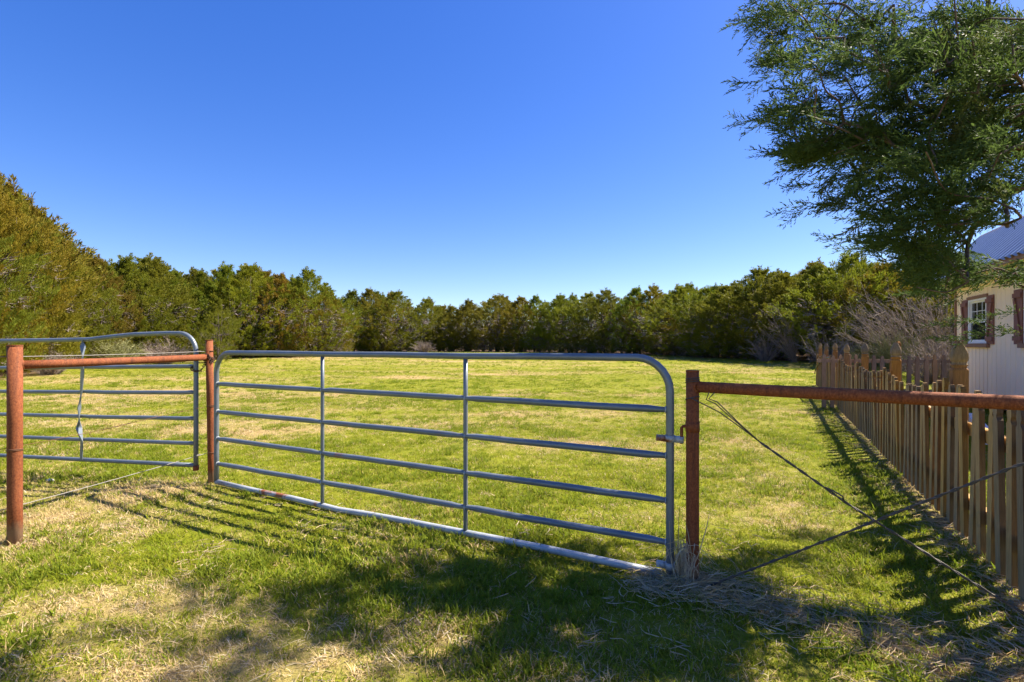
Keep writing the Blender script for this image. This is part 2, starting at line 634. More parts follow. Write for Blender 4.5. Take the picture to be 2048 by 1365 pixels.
def brace(name, label, p0, p1, h0, h1, rz0, rz1, r0, r1, rr, m, lean1=(0, 0)):
    root = empty(name, (p0[0], p0[1], 0))
    o = Vector((p0[0], p0[1], 0))
    for (p, h, r, ln) in ((p0, h0, r0, (0, 0)), (p1, h1, r1, lean1)):
        b = Vector((p[0], p[1], -.25)) - o
        t = Vector((p[0] + ln[0], p[1] + ln[1], h)) - o
        mb = MB().tube([b, b.lerp(t, .33), b.lerp(t, .66), t], r, 24, True)
        mb.tube([t + Vector((0, 0, -.004)), t + Vector((0, 0, .004))], r * 1.04, 24, True)
        mb.build("post", m, root, True)
    a = Vector((p0[0], p0[1], rz0)) - o
    c = Vector((p1[0] + lean1[0], p1[1] + lean1[1], rz1)) - o
    d = (c - a).normalized()
    a2, c2 = a + d * (r0 * .9), c - d * (r1 * .9)
    MB().tube([a2 + (c2 - a2) * i / 6 + Vector((0, 0, -.003 * math.sin(math.pi * i / 6))) for i in range(7)], rr, 22, True).build("top_rail", m, root, True)
    for q, r_, s in ((a, r0, 1), (c, r1, -1)):
        w = MB()
        ring = []
        side = d.cross(Vector((0, 0, 1))).normalized()
        for k in range(20):
            an = 2 * math.pi * k / 20
            j = 1 + .06 * math.sin(5 * an)
            ring.append(q + d * s * (r_ * 1.02 - rr * .28 * math.cos(an) ** 2 * 0) + side * math.cos(an) * rr * 1.04 * j + Vector((0, 0, 1)) * math.sin(an) * rr * 1.04 * j - d * s * (r_ - math.sqrt(max(r_ * r_ - (math.cos(an) * min(rr, r_ * .98)) ** 2, 0))))
        w.tube(ring, .005, 6, closed=True).build("weld_bead", m, root, True)
    tag(root, label, "pipe fence")
    return root


LP = (-3.515, 3.62); LQ = (-3.01, 5.14)
RP = (1.049, 2.975); RQ = (2.53, 1.865)
brace("pipe_fence_brace", "sunlit orange-rust pipe brace with thick corner post and level top rail", LP, LQ, 1.375, 1.425, 1.236, 1.256, .0425, .033, .031, M['rust'], (-.03, 0))
rb = brace("pipe_fence_brace", "shaded dark brown pipe brace holding the gate's hinges beside the picket fence", RP, RQ, 1.229, 1.23, 1.137, 1.137, .0365, .0365, .0315, M['rust_dark'])

# ------------------------------------------------------------------ tube gates


def arc(c, a, b, r, n=7):
    """quarter bend: from c + a*r to c + b*r"""
    return [c + a * r * math.cos(t) + b * r * math.sin(t) for t in [math.pi / 2 * i / n for i in range(n + 1)]]


Z = Vector((0, 0, 1))
GA = Vector((-2.915, 5.05, 0)); GB = Vector((.935, 3.03, 0))
gdir = (GB - GA).normalized(); glen = (GB - GA).length
root = empty("tube_gate", GA)
tag(root, "closed grey six-rail tube gate between latch post and brown hinge post", "gate")
P = lambda s, z: gdir * s + Z * z
rt = .0235
top = 1.302
fr = [P(0, .03)] + [P(0, z) for z in (.3, .7, 1.0)] + arc(P(.2, top - .2), -gdir, Z, .2) + [P(glen * t, top + dz) for t, dz in ((.2, .002), (.36, -.003), (.5, .0), (.67, -.004), (.8, 0))] + arc(P(glen - .2, top - .2), Z, gdir, .2) + [P(glen, z) for z in (.9, .5, .2, .0)]
MB().tube(fr, rt, 16).build("frame_tube", M['galv'], root, True)
for z in (.995, .722, .456, .208):
    mb = MB()
    pts, rads = [], []
    stops = [rt * .6, glen / 3, glen * 2 / 3, glen - rt * .6]
    for a, b in zip(stops[:-1], stops[1:]):
        for t in (0, .03, .08, .3, .5, .7, .92, .97):
            pts.append(P(a + (b - a) * t, z + rng.normal(0, .0015)))
            rads.append(.0222 if .05 < t < .95 else .0180)
    pts.append(P(stops[-1], z)); rads.append(.016)
    mb.tube(pts, rads, 14)
    mb.build("rail", M['galv'], root, True)
bp = [(.0, .03), (.12, .02), (.25, .018), (.337, .008), (.38, .000), (.45, .012), (.55, .02), (.67, .022), (.8, .026), (.9, .022), (.988, .018)]
MB().tube([P(glen * t, z) for t, z in bp], .0235, 14).build("bottom_rail", M['galv_worn'], root, True)
for t, rr in ((.337, .0155), (.67, .0165)):
    MB().tube([P(glen * t, z) for z in (.02, .2, .45, .7, 1.0, top - .015)], rr, 12).build("upright", M['galv'], root, True)
wbm = None
for z in (.995, .722, .456, .208):
    for t_, dr in ((rt * .95, 1), (glen / 3, 0), (glen * 2 / 3, 0), (glen - rt * .95, 1)):
        if wbm is None:
            rg = [Vector((0, math.cos(2 * math.pi * k / 12) * .0185, math.sin(2 * math.pi * k / 12) * .0185)) * (1 + .08 * math.sin(3.7 * k)) for k in range(12)]
            wbm = MB().tube(rg, .0052, 5, closed=True).mesh("weld_bead", True)
            wbm.materials.append(M['galv_worn'])
        wo = link("weld_bead", wbm, root)
        wo.matrix_local = Matrix.Translation(P(t_ if dr else t_ + .014, z)) @ Matrix.Rotation(math.atan2(gdir.y, gdir.x), 4, 'Z')
# hinge collars on the gate's end tube
for z, tail in ((.826, True), (.075, False)):
    h = MB()
    h.tube([P(glen, z - .019), P(glen, z + .019)], rt * 1.30, 18)
    h.box(P(glen - .052, z), (.05, .012, .034), Matrix.Rotation(math.atan2(gdir.y, gdir.x), 3, 'Z'))
    h.box(P(glen - .052, z) + gdir.cross(Z) * .016, (.05, .008, .034), Matrix.Rotation(math.atan2(gdir.y, gdir.x), 3, 'Z'))
    side = gdir.cross(Z)
    h.tube([P(glen - .062, z) - side * .024, P(glen - .062, z) + side * .034], .008, 8)
    if tail:
        h.box(P(glen + .05, z - .002), (.055, .03, .036), Matrix.Rotation(math.atan2(gdir.y, gdir.x), 3, 'Z'))
    h.build("hinge", M['galv_worn'], root, True)

# J-bolt of the upper hinge, welded to the brown post
hb = MB()
o = Vector((RP[0], RP[1], 0))
e = GA + gdir * (glen + .066) - o
hb.tube([e + Z * .80, e + Z * .86, e + Z * .893, e.lerp(Vector((0, 0, 0)), .12) + Z * .903, Vector((0, 0, .905)) + (e.normalized()) * .02], .0095, 10)
hb.build("hinge_pin", M['rust_dark'], rb, True)
MB().tube([Z * .875, Z * .935], .0395, 20).build("hinge_band", M['rust_dark'], rb, True)

# far gate
FA = Vector((-3.16, 5.12, 0)); FB = Vector((-5.65, 5.66, 0))
fd = (FB - FA).normalized(); fl = 4.27
root = empty("tube_gate", FA)
tag(root, "second grey tube gate with bowed top rail and bent flat brace, chained by its end", "gate")
Pf = lambda s, z: fd * s + Z * z
sc = 1 / (2.548)
tops = [(.0, 1.478), (.35, 1.497), (.75, 1.487), (1.0, 1.468), (1.33, 1.437), (1.75, 1.43), (2.55, 1.424), (3.3, 1.42), (4.0, 1.415)]
fr = [Pf(0, .13), Pf(0, .5), Pf(0, .9)] + arc(Pf(.19, 1.495 - .19), -fd, Z, .19) + [Pf(s, z) for s, z in tops[1:]] + arc(Pf(fl - .2, 1.41 - .2), Z, fd, .2) + [Pf(fl, z) for z in (.8, .4, .12)]
MB().tube(fr, .0225, 16).build("frame_tube", M['galv'], root, True)
for z0, z1 in ((1.165, 1.10), (.902, .84), (.642, .59), (.396, .35)):
    pts, rads = [], []
    for s in (.015, .05, .12, .6, 1.1, 1.33, 1.39, 1.47, 2.2, 2.8, 3.0, 3.1, 3.7, 4.15, 4.25):
        pts.append(Pf(s, z0 + (z1 - z0) * s / fl + rng.normal(0, .002)))
        rads.append(.0165 if s in (.015, 1.39, 3.0, 4.25) else .0205)
    MB().tube(pts, rads, 14).build("rail", M['galv'], root, True)
MB().tube([Pf(s, .175 - .03 * s / fl) for s in (.0, .5, 1.2, 1.8, 2.8, 3.6, 4.25)], .0215, 14).build("bottom_rail", M['galv'], root, True)
MB().tube([Pf(0, .125), Pf(0, .175)], .027, 12).build("end_cap", M['rust_dark'], root, True)
# the twisted flat brace
st = [(1.43, 1.52, .003, 20), (1.36, 1.515, .02, 85), (1.25, 1.52, .02, 30), (1.10, 1.52, .018, 8), (.88, 1.535, .018, 20), (.72, 1.56, .020, 65), (.60, 1.565, .018, 35), (.50, 1.565, .022, 85), (.37, 1.53, .018, 20), (.30, 1.53, .017, 15), (.17, 1.535, .016, 15)]
mb = MB()
base = len(mb.v)
fn = fd.cross(Z)
for z, s, w, tw in st:
    c = Pf(s - .13, z) - fn * .024
    ax = fd * math.cos(R(tw)) + fn * math.sin(R(tw))
    ay = ax.cross(Z)
    w = w * 1.55
    for a, b in ((-w, -.003), (w, -.003), (w, .003), (-w, .003)):
        mb.v.append(tuple(c + ax * a + ay * b))
for i in range(len(st) - 1):
    for k in range(4):
        k2 = (k + 1) % 4
        mb.f.append((i * 4 + k, i * 4 + k2, i * 4 + 4 + k2, i * 4 + 4 + k))
mb.f += [(3, 2, 1, 0), tuple(len(mb.v) - 4 + k for k in range(4))]
mb.build("bent_brace", M['galv'], root)
MB().tube([Pf(3.0, .16), Pf(3.0, 1.40)], .015, 10).build("upright", M['galv'], root, True)
pr = empty("pipe_post", (FA.x + fd.x * (fl + .1), FA.y + fd.y * (fl + .1), 0))
MB().tube([(0, 0, -.2), (0, 0, 1.5)], .045, 20).build("post", M['rust'], pr, True)
MB().tube([(0, 0, 1.496), (0, 0, 1.506)], .047, 20).build("rim", M['rust'], pr, True)
tag(pr, "rusty pipe post carrying the hinges of the second gate", "pipe post")

# ------------------------------------------------------------------ wires


def twist(pts, rad, sep, turns_per_m, n_per_m=26):
    """two strands twisted round a path; returns two point lists"""
    pts = [Vector(p) for p in pts]
    L = [0]
    for a, b in zip(pts[:-1], pts[1:]):
        L.append(L[-1] + (b - a).length)
    n = max(8, int(L[-1] * n_per_m))
    A, B = [], []
    for i in range(n + 1):
        s = L[-1] * i / n
        k = min(next(j for j in range(len(L)) if L[j] >= s - 1e-9), len(L) - 1)
        k = max(k, 1)
        t = (s - L[k - 1]) / (L[k] - L[k - 1])
        p = pts[k - 1].lerp(pts[k], t)
        d = (pts[k] - pts[k - 1]).normalized()
        u = d.cross(Z).normalized(); v = d.cross(u)
        an = s * turns_per_m * 2 * math.pi
        off = (u * math.cos(an) + v * math.sin(an)) * sep
        A.append(p + off); B.append(p - off)
    return A, B


def on_brace(s, z, p0=RP, p1=RQ, off=0.0):
    d = Vector((p1[0] - p0[0], p1[1] - p0[1], 0)); L = d.length; d /= L
    q = Vector((p0[0], p0[1], 0)) + d * s + d.cross(Z) * off
    return Vector((q.x, q.y, z))


def ring(c, r, z, tilt=.0, n=18, wob=.0):
    return [Vector((c[0] + r * math.cos(2 * math.pi * k / n), c[1] + r * math.sin(2 * math.pi * k / n), z + tilt * math.cos(2 * math.pi * k / n + 1))) for k in range(n)]


# brace wire A: from the hinge post's head down to the next post's foot
root = empty("brace_wire", (RP[0], RP[1], 0)); ro = Vector((RP[0], RP[1], 0))
tag(root, "twisted dark brace wire slanting down from the hinge post's top to the picket fence", "wire")
J = on_brace(.36, .855)
sh = lambda L: [p - ro for p in L]
for pts in ([on_brace(.0, 1.075, off=.042), on_brace(.05, 1.055, off=.04), on_brace(.15, 1.0), on_brace(.27, .92), J],
            [on_brace(.10, 1.115, off=.02), on_brace(.085, 1.07, off=.025), on_brace(.13, 1.045), on_brace(.2, .985), on_brace(.3, .905), J],
            [on_brace(.13, 1.112, off=.022), on_brace(.1, 1.075, off=.03), on_brace(.14, 1.06, off=.012), on_brace(.25, .955, off=.012), J]):
    MB().tube(sh(pts), .0032, 6).build("strand", M['wire_dark'], root, True)
A, B = twist(sh([J, on_brace(.75, .60), on_brace(1.2, .345), on_brace(1.55, .16), on_brace(1.8, .05)]), .003, .0042, 7)
for s_ in (A, B):
    MB().tube(s_, .0038, 6).build("strand", M['wire_dark'], root, True)
MB().tube(sh([on_brace(.66, .665, off=.01), on_brace(.70, .655, off=.022), on_brace(.735, .635, off=.018), on_brace(.74, .61, off=.006)]), .0034, 6).build("twist_end", M['wire_dark'], root, True)
for z in (1.185, 1.175, 1.165):
    MB().tube(sh(ring(RP, .039, z, .006)), .0028, 6, closed=True).build("wrap", M['wire_dark'], root, True)
MB().tube(sh(ring(RP, .039, 1.07, .012)), .003, 6, closed=True).build("wrap", M['wire_dark'], root, True)
# brace wire B: the other diagonal
root = empty("brace_wire", (RP[0], RP[1], 0))
tag(root, "twisted dark brace wire rising from the straw at the hinge post's foot", "wire")
A, B = twist(sh([on_brace(.10, .02, off=.035), on_brace(.5, .29, off=.03), on_brace(.9, .565, off=.025), on_brace(1.35, .872, off=.02), on_brace(1.8, 1.09, off=.03)]), .003, .0044, 8)
for s_ in (A, B):
    MB().tube(s_, .0039, 6).build("strand", M['wire_dark'], root, True)

# left pane wires
lo = Vector((LP[0], LP[1], 0))
LD = Vector((LQ[0] - LP[0], LQ[1] - LP[1], 0)).normalized()
lext = Vector((LP[0], LP[1], 0)) - LD * 1.9
lpt = lambda s, z, off=0.0: Vector((LP[0], LP[1], z)) + LD * s + LD.cross(Z) * (-off)
LL = math.hypot(LQ[0] - LP[0], LQ[1] - LP[1])
for nm, lb, z0, z1, zx, mt, rad in (("strand_wire", "taut pale wire running just above the orange-rust rail", 1.295, 1.315, 1.28, 'wire', .0036),
                                    ("strand_wire", "taut pale low wire slanting from the latch post past the corner post's foot", .222, .298, .15, 'wire', .0042)):
    root = empty(nm, (LP[0], LP[1], 0))
    tag(root, lb, "wire")
    a, b = twist([p - lo for p in [lpt(-1.6, zx, .048), lpt(-.05, z0, .048), lpt(.5, z0 + (z1 - z0) * .32 - .006, .045), lpt(1.05, z0 + (z1 - z0) * .66 - .006, .04), lpt(LL, z1, .036)]], .002, .0004, 10, 30)
    for s_ in (a,):
        MB().tube(s_, rad * .75, 6).build("strand", M[mt], root, True)
    MB().tube([p - lo for p in ring((LQ[0] - .028 * z1 / 1.4, LQ[1]), .036, z1, .004)], .003, 6, closed=True).build("wrap", M['wire_rust'], root, True)
    k = MB()
    for q in range(5):
        k.tube([p - lo for p in [lpt(LL - .10 - q * .008, z1 + .004 * math.cos(q * 2.1), .04 + .006 * math.sin(q * 2.1)), lpt(LL - .108 - q * .008, z1 + .004 * math.cos(q * 2.1 + 2), .04 + .006 * math.sin(q * 2.1 + 2))]], .004, 6)
    k.build("splice", M['wire'], root, True)
root = empty("strand_wire", (LP[0], LP[1], 0))
tag(root, "thin broken rusty wire sagging midway between corner post and latch post", "wire")
mid = [lpt(-1.2, .62, .05), lpt(-.05, .648, .05), lpt(.25, .66, .046), lpt(.52, .675, .045), lpt(.68, .69, .045), lpt(.83, .703, .045), lpt(1.1, .73, .045), lpt(1.38, .75, .04), lpt(LL, .765, .036)]
MB().tube([p - lo for p in mid], .0019, 6).build("strand", M['wire_rust'], root, True)
a, b = twist([p - lo for p in (lpt(.60, .682, .045), lpt(.83, .703, .045))], .002, .0035, 18, 60)
MB().tube(a, .0028, 6).build("splice", M['chain'], root, True)
for z, c, rr in ((.640, LP, .0445), (.632, LP, .0445), (.77, (LQ[0] - .016, LQ[1]), .0355), (.758, (LQ[0] - .016, LQ[1]), .0355)):
    MB().tube([p - lo for p in ring(c, rr, z, .006)], .0026, 6, closed=True).build("wrap", M['wire_rust'], root, True)
MB().tube([p - lo for p in (lpt(.52, .68, .05), lpt(.515, .655, .055), lpt(.53, .635, .05))], .002, 5).build("twist_end", M['wire_rust'], root, True)

# chain round the far gate's end tube and the latch post
chain = empty("chain", (-3.1, 5.12, 1.1))
tag(chain, "rusty chain looped from the second gate's end tube to the latch post", "chain")
co = Vector((-3.1, 5.12, 1.1))
tubec = Vector((-3.16, 5.12, 0)); postc = Vector((LQ[0] - .026, LQ[1], 0))
path = []
for k in range(9):
    an = R(200) + R(-200) * k / 8 + R(40)
    path.append(tubec + Vector((math.cos(an) * .034, math.sin(-abs(an)) * .02 - .03, 1.135 - .004 * k)))
path = [tubec + Vector((-.034, -.005, 1.165)), tubec + Vector((-.030, -.028, 1.14)), tubec + Vector((-.005, -.036, 1.122)), tubec + Vector((.025, -.032, 1.118)), tubec + Vector((.055, -.028, 1.12)), tubec + Vector((.085, -.034, 1.145)),
        postc + Vector((-.036, -.02, 1.185)), postc + Vector((-.02, -.045, 1.232)), postc + Vector((.012, -.043, 1.262)), postc + Vector((.038, -.02, 1.25)), postc + Vector((.046, .005, 1.225)), postc + Vector((.036, -.03, 1.205)), postc + Vector((.03, -.045, 1.23)), postc + Vector((.02, -.05, 1.275)), postc + Vector((-.02, -.047, 1.285))]
lk = MB()
lkp = []
for k in range(16):
    an = 2 * math.pi * k / 16
    lkp.append((math.cos(an) * .0085 * 1.0, 0, math.sin(an) * .0085 + (.0095 if math.sin(an) > 0 else -.0095)))
lk.tube(lkp, .0034, 6, closed=True)
lkm = lk.mesh("chain_link", True)
lkm.materials.append(M['chain'])
dist = 0
cum = [0]
for a, b in zip(path[:-1], path[1:]):
    cum.append(cum[-1] + (b - a).length)
nl = int(cum[-1] / .024)
for i in range(nl + 1):
    s = cum[-1] * i / nl
    k = max(1, next(j for j in range(len(cum)) if cum[j] >= s - 1e-9))
    p = path[k - 1].lerp(path[k], (s - cum[k - 1]) / (cum[k] - cum[k - 1]))
    d = path[k] - path[k - 1]
    l = link("link", lkm, chain)
    q = d.to_track_quat('Z', 'Y').to_matrix() @ Matrix.Rotation(R(45 + 90 * (i % 2)), 3, 'Z')
    l.matrix_local = Matrix.Translation(p - co) @ q.to_4x4()

# ------------------------------------------------------------------ picket fence
FX = lambda y: 1.347 + .5167 * y
FD = Vector((.5167, 1, 0)).normalized()        # along the fence, away
FN = Vector((1, -.5167, 0)).normalized()       # towards the house
POSTS_Y = [4.15 + 2.167 * k for k in range(-2, 7)]
PW, PT = .080, .030


def picket_profile(h, w=PW):
    a = w / 2
    return [(-a, 0), (a, 0), (a, h - .125), (a * .93, h - .113), (a * .60, h - .098), (a * .55, h - .088), (a * .80, h - .068), (a * .84, h - .05), (a * .66, h - .022), (a * .30, h), (-a * .30, h), (-a * .66, h - .022), (-a * .84, h - .05), (-a * .80, h - .068), (-a * .55, h - .088), (-a * .60, h - .098), (-a * .93, h - .113), (-a, h - .125)]


def picket_mesh(h, m, w=PW):
    mb = MB().prism(picket_profile(h, w), (0, 0, 0), (1, 0, 0), (0, 0, 1), PT)
    me = mb.mesh("picket")
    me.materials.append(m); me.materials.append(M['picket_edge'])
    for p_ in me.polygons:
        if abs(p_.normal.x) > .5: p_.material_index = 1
    return me


PMESH = {}


def picket(parent, loc, rz, h, tilt, m, key):
    hq = round(h / .015) * .015
    if (key, hq) not in PMESH:
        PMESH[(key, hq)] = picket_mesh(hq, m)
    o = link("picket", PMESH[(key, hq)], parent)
    o.matrix_local = Matrix.Translation(loc) @ Matrix.Rotation(rz, 4, 'Z') @ Matrix.Rotation(tilt[0], 4, 'Y') @ Matrix.Rotation(tilt[1], 4, 'X')
    return o


POSTPROF = [(-.2, .0505), (1.205, .0505), (1.215, .047), (1.222, .041), (1.236, .041), (1.24, .046), (1.25, .046)]
FINPROF = [(1.2505, .0455), (1.258, .0405), (1.272, .041), (1.285, .0485), (1.305, .0515), (1.335, .0490), (1.37, .0395), (1.40, .027), (1.425, .0165)]


def square_lathe(prof):
    mb = MB()
    n = len(prof)
    for z, w in prof:
        c = w * .16
        for a, b in ((-w + c, -w), (w - c, -w), (w, -w + c), (w, w - c), (w - c, w), (-w + c, w), (-w, w - c), (-w, -w + c)):
            mb.v.append((a, b, z))
    for i in range(n - 1):
        for k in range(8):
            mb.f.append((i * 8 + k, i * 8 + (k + 1) % 8, i * 8 + 8 + (k + 1) % 8, i * 8 + 8 + k))
    mb.f += [tuple(range(8))[::-1], tuple((n - 1) * 8 + k for k in range(8))]
    return mb


fo = Vector((FX(2), 2, 0))
fence = empty("picket_fence", fo)
tag(fence, "long weathered scalloped picket fence running away beside the field to the house", "fence")
pm = square_lathe(POSTPROF).mesh("post"); pm.materials.append(M['post'])
fm = square_lathe(FINPROF).mesh("finial"); fm.materials.append(M['finial'])
rzf = math.atan2(FD.y, FD.x)
for k, y in enumerate(POSTS_Y):
    if y < 1.2: continue
    c = Vector((FX(y), y, 0)) + FN * .098
    p = link("post", pm, fence)
    p.matrix_local = Matrix.Translation(c - fo + Z * (float(gz(c.x, c.y)) + rng.normal(0, .012))) @ Matrix.Rotation(rzf + rng.normal(0, .03), 4, 'Z') @ Matrix.Rotation(rng.normal(0, .008), 4, 'X')
    q = link("finial", fm, p)
    if k + 1 < len(POSTS_Y):
        for z in (.27, .80):
            a = Vector((FX(y), y, z)) + FN * .034; b = Vector((FX(POSTS_Y[k + 1]), POSTS_Y[k + 1], z)) + FN * .034
            ga, gb = float(gz(a.x, a.y)), float(gz(b.x, b.y))
            a.z += ga; b.z += gb
            mbx = MB()
            d = (b - a); L = d.length; d.normalize()
            mbx.box((a + b) / 2 - fo, (L - .004, .036, .085), d.to_track_quat('X', 'Z').to_matrix())
            mbx.build("rail", M['picket'], fence)
y = 1.42
step = .150
while y < 17.45:
    k = (y - POSTS_Y[0]) / 2.167
    t = k - math.floor(k)
    dip = .125 * (math.sin(math.pi * t) ** .9)
    # the panel by the first visible post has settled
    h = 1.125 - dip + rng.normal(0, .006)
    if y < 3.9:
        h = 1.06 + .05 * smooth((y - 3.1) / .9)
    c = Vector((FX(y), y, 0)) - FN * .001
    g = float(gz(c.x, c.y))
    ti = (rng.normal(0, .016), rng.normal(0, .012))
    if 3.40 < y < 3.55: ti = (-.055, .01)
    if 2.95 < y < 3.08: ti = (.02, -.01)
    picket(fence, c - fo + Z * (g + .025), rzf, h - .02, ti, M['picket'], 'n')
    y += step * (1 + rng.normal(0, .03))

# cross fence in the yard
C0, C1 = Vector((6.75, 11.3, 0)), Vector((9.35, 10.55, 0))
cf = empty("picket_fence", C0)
tag(cf, "short reddish picket fence across the yard from the long fence to the house corner", "fence")
cd = (C1 - C0).normalized(); cn = cd.cross(Z)
rzc = math.atan2(cd.y, cd.x); CL = (C1 - C0).length
s = .12
while s < CL:
    c = cd * s
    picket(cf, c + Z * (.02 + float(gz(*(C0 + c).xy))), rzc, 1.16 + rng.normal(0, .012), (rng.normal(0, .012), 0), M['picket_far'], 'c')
    s += .158
for z in (.40, 1.03):
    MB().box(cd * CL / 2 - cn * .03 + Z * z, (CL, .036, .075), Matrix.Rotation(rzc, 3, 'Z')).build("rail", M['picket_far'], cf)
for s in (1.55, 2.62):
    p = link("post", square_lathe([(-.2, .045), (1.32, .045), (1.33, .038), (1.345, .038)]).mesh("post"), cf, M['post'])
    p.location = cd * s - cn * .095
    link("finial", square_lathe([(1.3455, .04), (1.37, .046), (1.42, .036), (1.46, .015)]).mesh("finial"), p, M['post'])

# black hose looped on the far pickets
hose_pts = []
for px, z, off in ((1632.5, .40, .05), (1634, .52, .05), (1637, .68, .05), (1641, .81, .05), (1646, .93, .05), (1651, 1.01, .045), (1656, 1.05, .03), (1660, 1.055, -.01), (1663, 1.04, -.05)):
    yy = 1379 / (px - 1553)
    yy = min(yy, 17.3)
    hose_pts.append(Vector((FX(yy), yy, z)) - FN * off)
MB().tube(hose_pts, .016, 8).build("rubber_hose", M['hose'], None, True)
h_ = bpy.data.objects["rubber_hose"]
tag(h_, "black rubber hose hooked over the far end of the picket fence", "hose")
# white board lying in the yard
wb = MB()
a, b = Vector((8.04, 8.94, .09)), Vector((6.5, 6.95, .09))
d = (b - a).normalized()
wb.box((a + b) / 2, ((b - a).length, .12, .14), d.to_track_quat('X', 'Z').to_matrix())
wb.box(a - d * .06, (.12, .13, .17), d.to_track_quat('X', 'Z').to_matrix())
tag(wb.build("edging_board", M['whiteboard']), "white board lying on the grass behind the picket fence", "board")

# pale stone in the grass
st_ = MB()
sv = []
for i in range(5):
    for k in range(8):
        an = 2 * math.pi * k / 8
        rr = math.sin(math.pi * (i + .6) / 5.2) * (1 + .25 * math.sin(3.1 * k + i))
        sv.append((math.cos(an) * .04 * rr, math.sin(an) * .025 * rr, -.018 * math.cos(math.pi * (i + .6) / 5.2)))
st_.add(sv, [(i * 8 + k, i * 8 + (k + 1) % 8, i * 8 + 8 + (k + 1) % 8, i * 8 + 8 + k) for i in range(4) for k in range(8)] + [tuple(range(8))[::-1], tuple(range(32, 40))])
so = st_.build("stone", M['stone'], None, True)
sp = at(100, 962, 5.2)
so.location = (sp.x, sp.y, float(gz(sp.x, sp.y)) + .016)
tag(so, "small pale stone on the grass beside the orange corner post", "stone")

# ------------------------------------------------------------------ shed with siding, windows and metal roof
SD = Vector((.73, 1.6, 0)).normalized()          # along the wall, away from the camera
S1 = Vector((10.63, 12.24, 0))                    # far corner
SLEN = 6.4
S0 = S1 - SD * SLEN
SN = Vector((-SD.y, SD.x, 0))                     # out of the wall, towards the field
shed = empty("shed", S0, math.atan2(SD.y, SD.x))
tag(shed, "cream shed with grooved siding, brown shutters and ribbed metal roof behind the fence", "shed")
# local axes: x along wall (away), y out of the wall, z up ; wall face at y = 0, interior at y < 0
WH, DEP = 3.38, 3.6
wall = empty("wall"); wall.parent = shed


def lx(px):
    k = (px - CX) / F_PX
    # intersect view column with wall line
    # S0 + SD*s : x = k*y
    return (k * S0.y - S0.x) / (SD.x - k * SD.y)


win_c = lx(1955.0)
wins = [(lx(1974.5), lx(1937.5)), (lx(1974.5) - 2.55, lx(1937.5) - 2.55)]
WZ0, WZ1 = 1.41, 2.38
BWD = .2032
bmesh_cache = {}


def board(x0, w, z0, z1):
    key = (round(w, 3), round(z1 - z0, 3))
    if key not in bmesh_cache:
        mb = MB()
        hw, c = w / 2, .011
        prof = [(-hw + .004, -.018), (hw - .004, -.018), (hw - .004, -.012), (hw - c - .002, 0), (-hw + c + .002, 0), (-hw + .004, -.012)]
        mb.prism(prof, (0, 0, (z1 - z0) / 2), (1, 0, 0), (0, 1, 0), z1 - z0)
        me = mb.mesh("siding_board"); me.materials.append(M['siding'])
        bmesh_cache[key] = me
    o = link("siding_board", bmesh_cache[key], wall)
    o.location = (x0 + w / 2, 0, z0)


nb = int(SLEN / BWD)
edges = set()
cuts = [i * BWD for i in range(nb + 1)] + [SLEN]
for w0, w1 in wins:
    cuts += [w0, w1]
cuts = sorted(set(round(c, 4) for c in cuts if 0 <= c <= SLEN))
for a, b in zip(cuts[:-1], cuts[1:]):
    if b - a < .012: continue
    mid_ = (a + b) / 2
    if any(w0 <= mid_ <= w1 for w0, w1 in wins):
        board(a, b - a, .12, WZ0)
        board(a, b - a, WZ1, WH)
    else:
        board(a, b - a, .12, WH)
# sheathing behind the boards, other walls, floor
mb = MB()
segs = sorted(wins)
xs = [0.0] + [v for w in segs for v in w] + [SLEN]
for i in range(0, len(xs), 2):
    mb.box(((xs[i] + xs[i + 1]) / 2, -.05, WH / 2 + .05), (xs[i + 1] - xs[i], .06, WH - .1))
for w0, w1 in segs:
    mb.box(((w0 + w1) / 2, -.05, (WZ0 + .1) / 2), (w1 - w0, .06, WZ0 - .1))
    mb.box(((w0 + w1) / 2, -.05, (WZ1 + WH) / 2), (w1 - w0, .06, WH - WZ1))
mb.box((.04, -DEP / 2 - .09, WH / 2), (.08, DEP - .05, WH)).box((SLEN - .04, -DEP / 2 - .09, WH / 2), (.08, DEP - .05, WH))
mb.box((SLEN / 2, -DEP - .1, WH / 2), (SLEN - .2, .06, WH))
mb.box((SLEN / 2, -DEP / 2 - .09, .1), (SLEN - .2, DEP - .1, .06))
mb.build("sheathing", M['dark'], shed)
MB().box((SLEN + .012, .010, WH / 2 + .06), (.05, .05, WH - .1)).build("corner_trim", M['trim_brown'], shed)
# barn-shaped roof: steep lower slopes, shallow upper ones
OV, KD, ZK, ZR = .58, .52, 3.95, 4.06
ZE = ZK - (KD + OV)
ridge_y = -DEP / 2 - .02
mir = lambda y, side: y if side == 1 else 2 * ridge_y - y
gb = MB()
for x, dx in ((SLEN - .02, .04), (-.02, .04)):
    out_ = [(-.06, WH - .02), (-KD - .02, ZK - .05), (ridge_y, ZR - .05), (mir(-KD - .02, -1), ZK - .05), (mir(-.06, -1), WH - .02)]
    n_ = len(out_)
    gb.add([(x, y, z) for y, z in out_] + [(x + dx, y, z) for y, z in out_], [tuple(range(n_))[::-1], tuple(range(n_, 2 * n_))] + [(k, (k + 1) % n_, (k + 1) % n_ + n_, k + n_) for k in range(n_)])
gb.build("gable", M['siding'], shed)
rib_w = .22
nsheet = 8
x_start, x_end = -.25, SLEN + .22
shw = (x_end - x_start) / nsheet
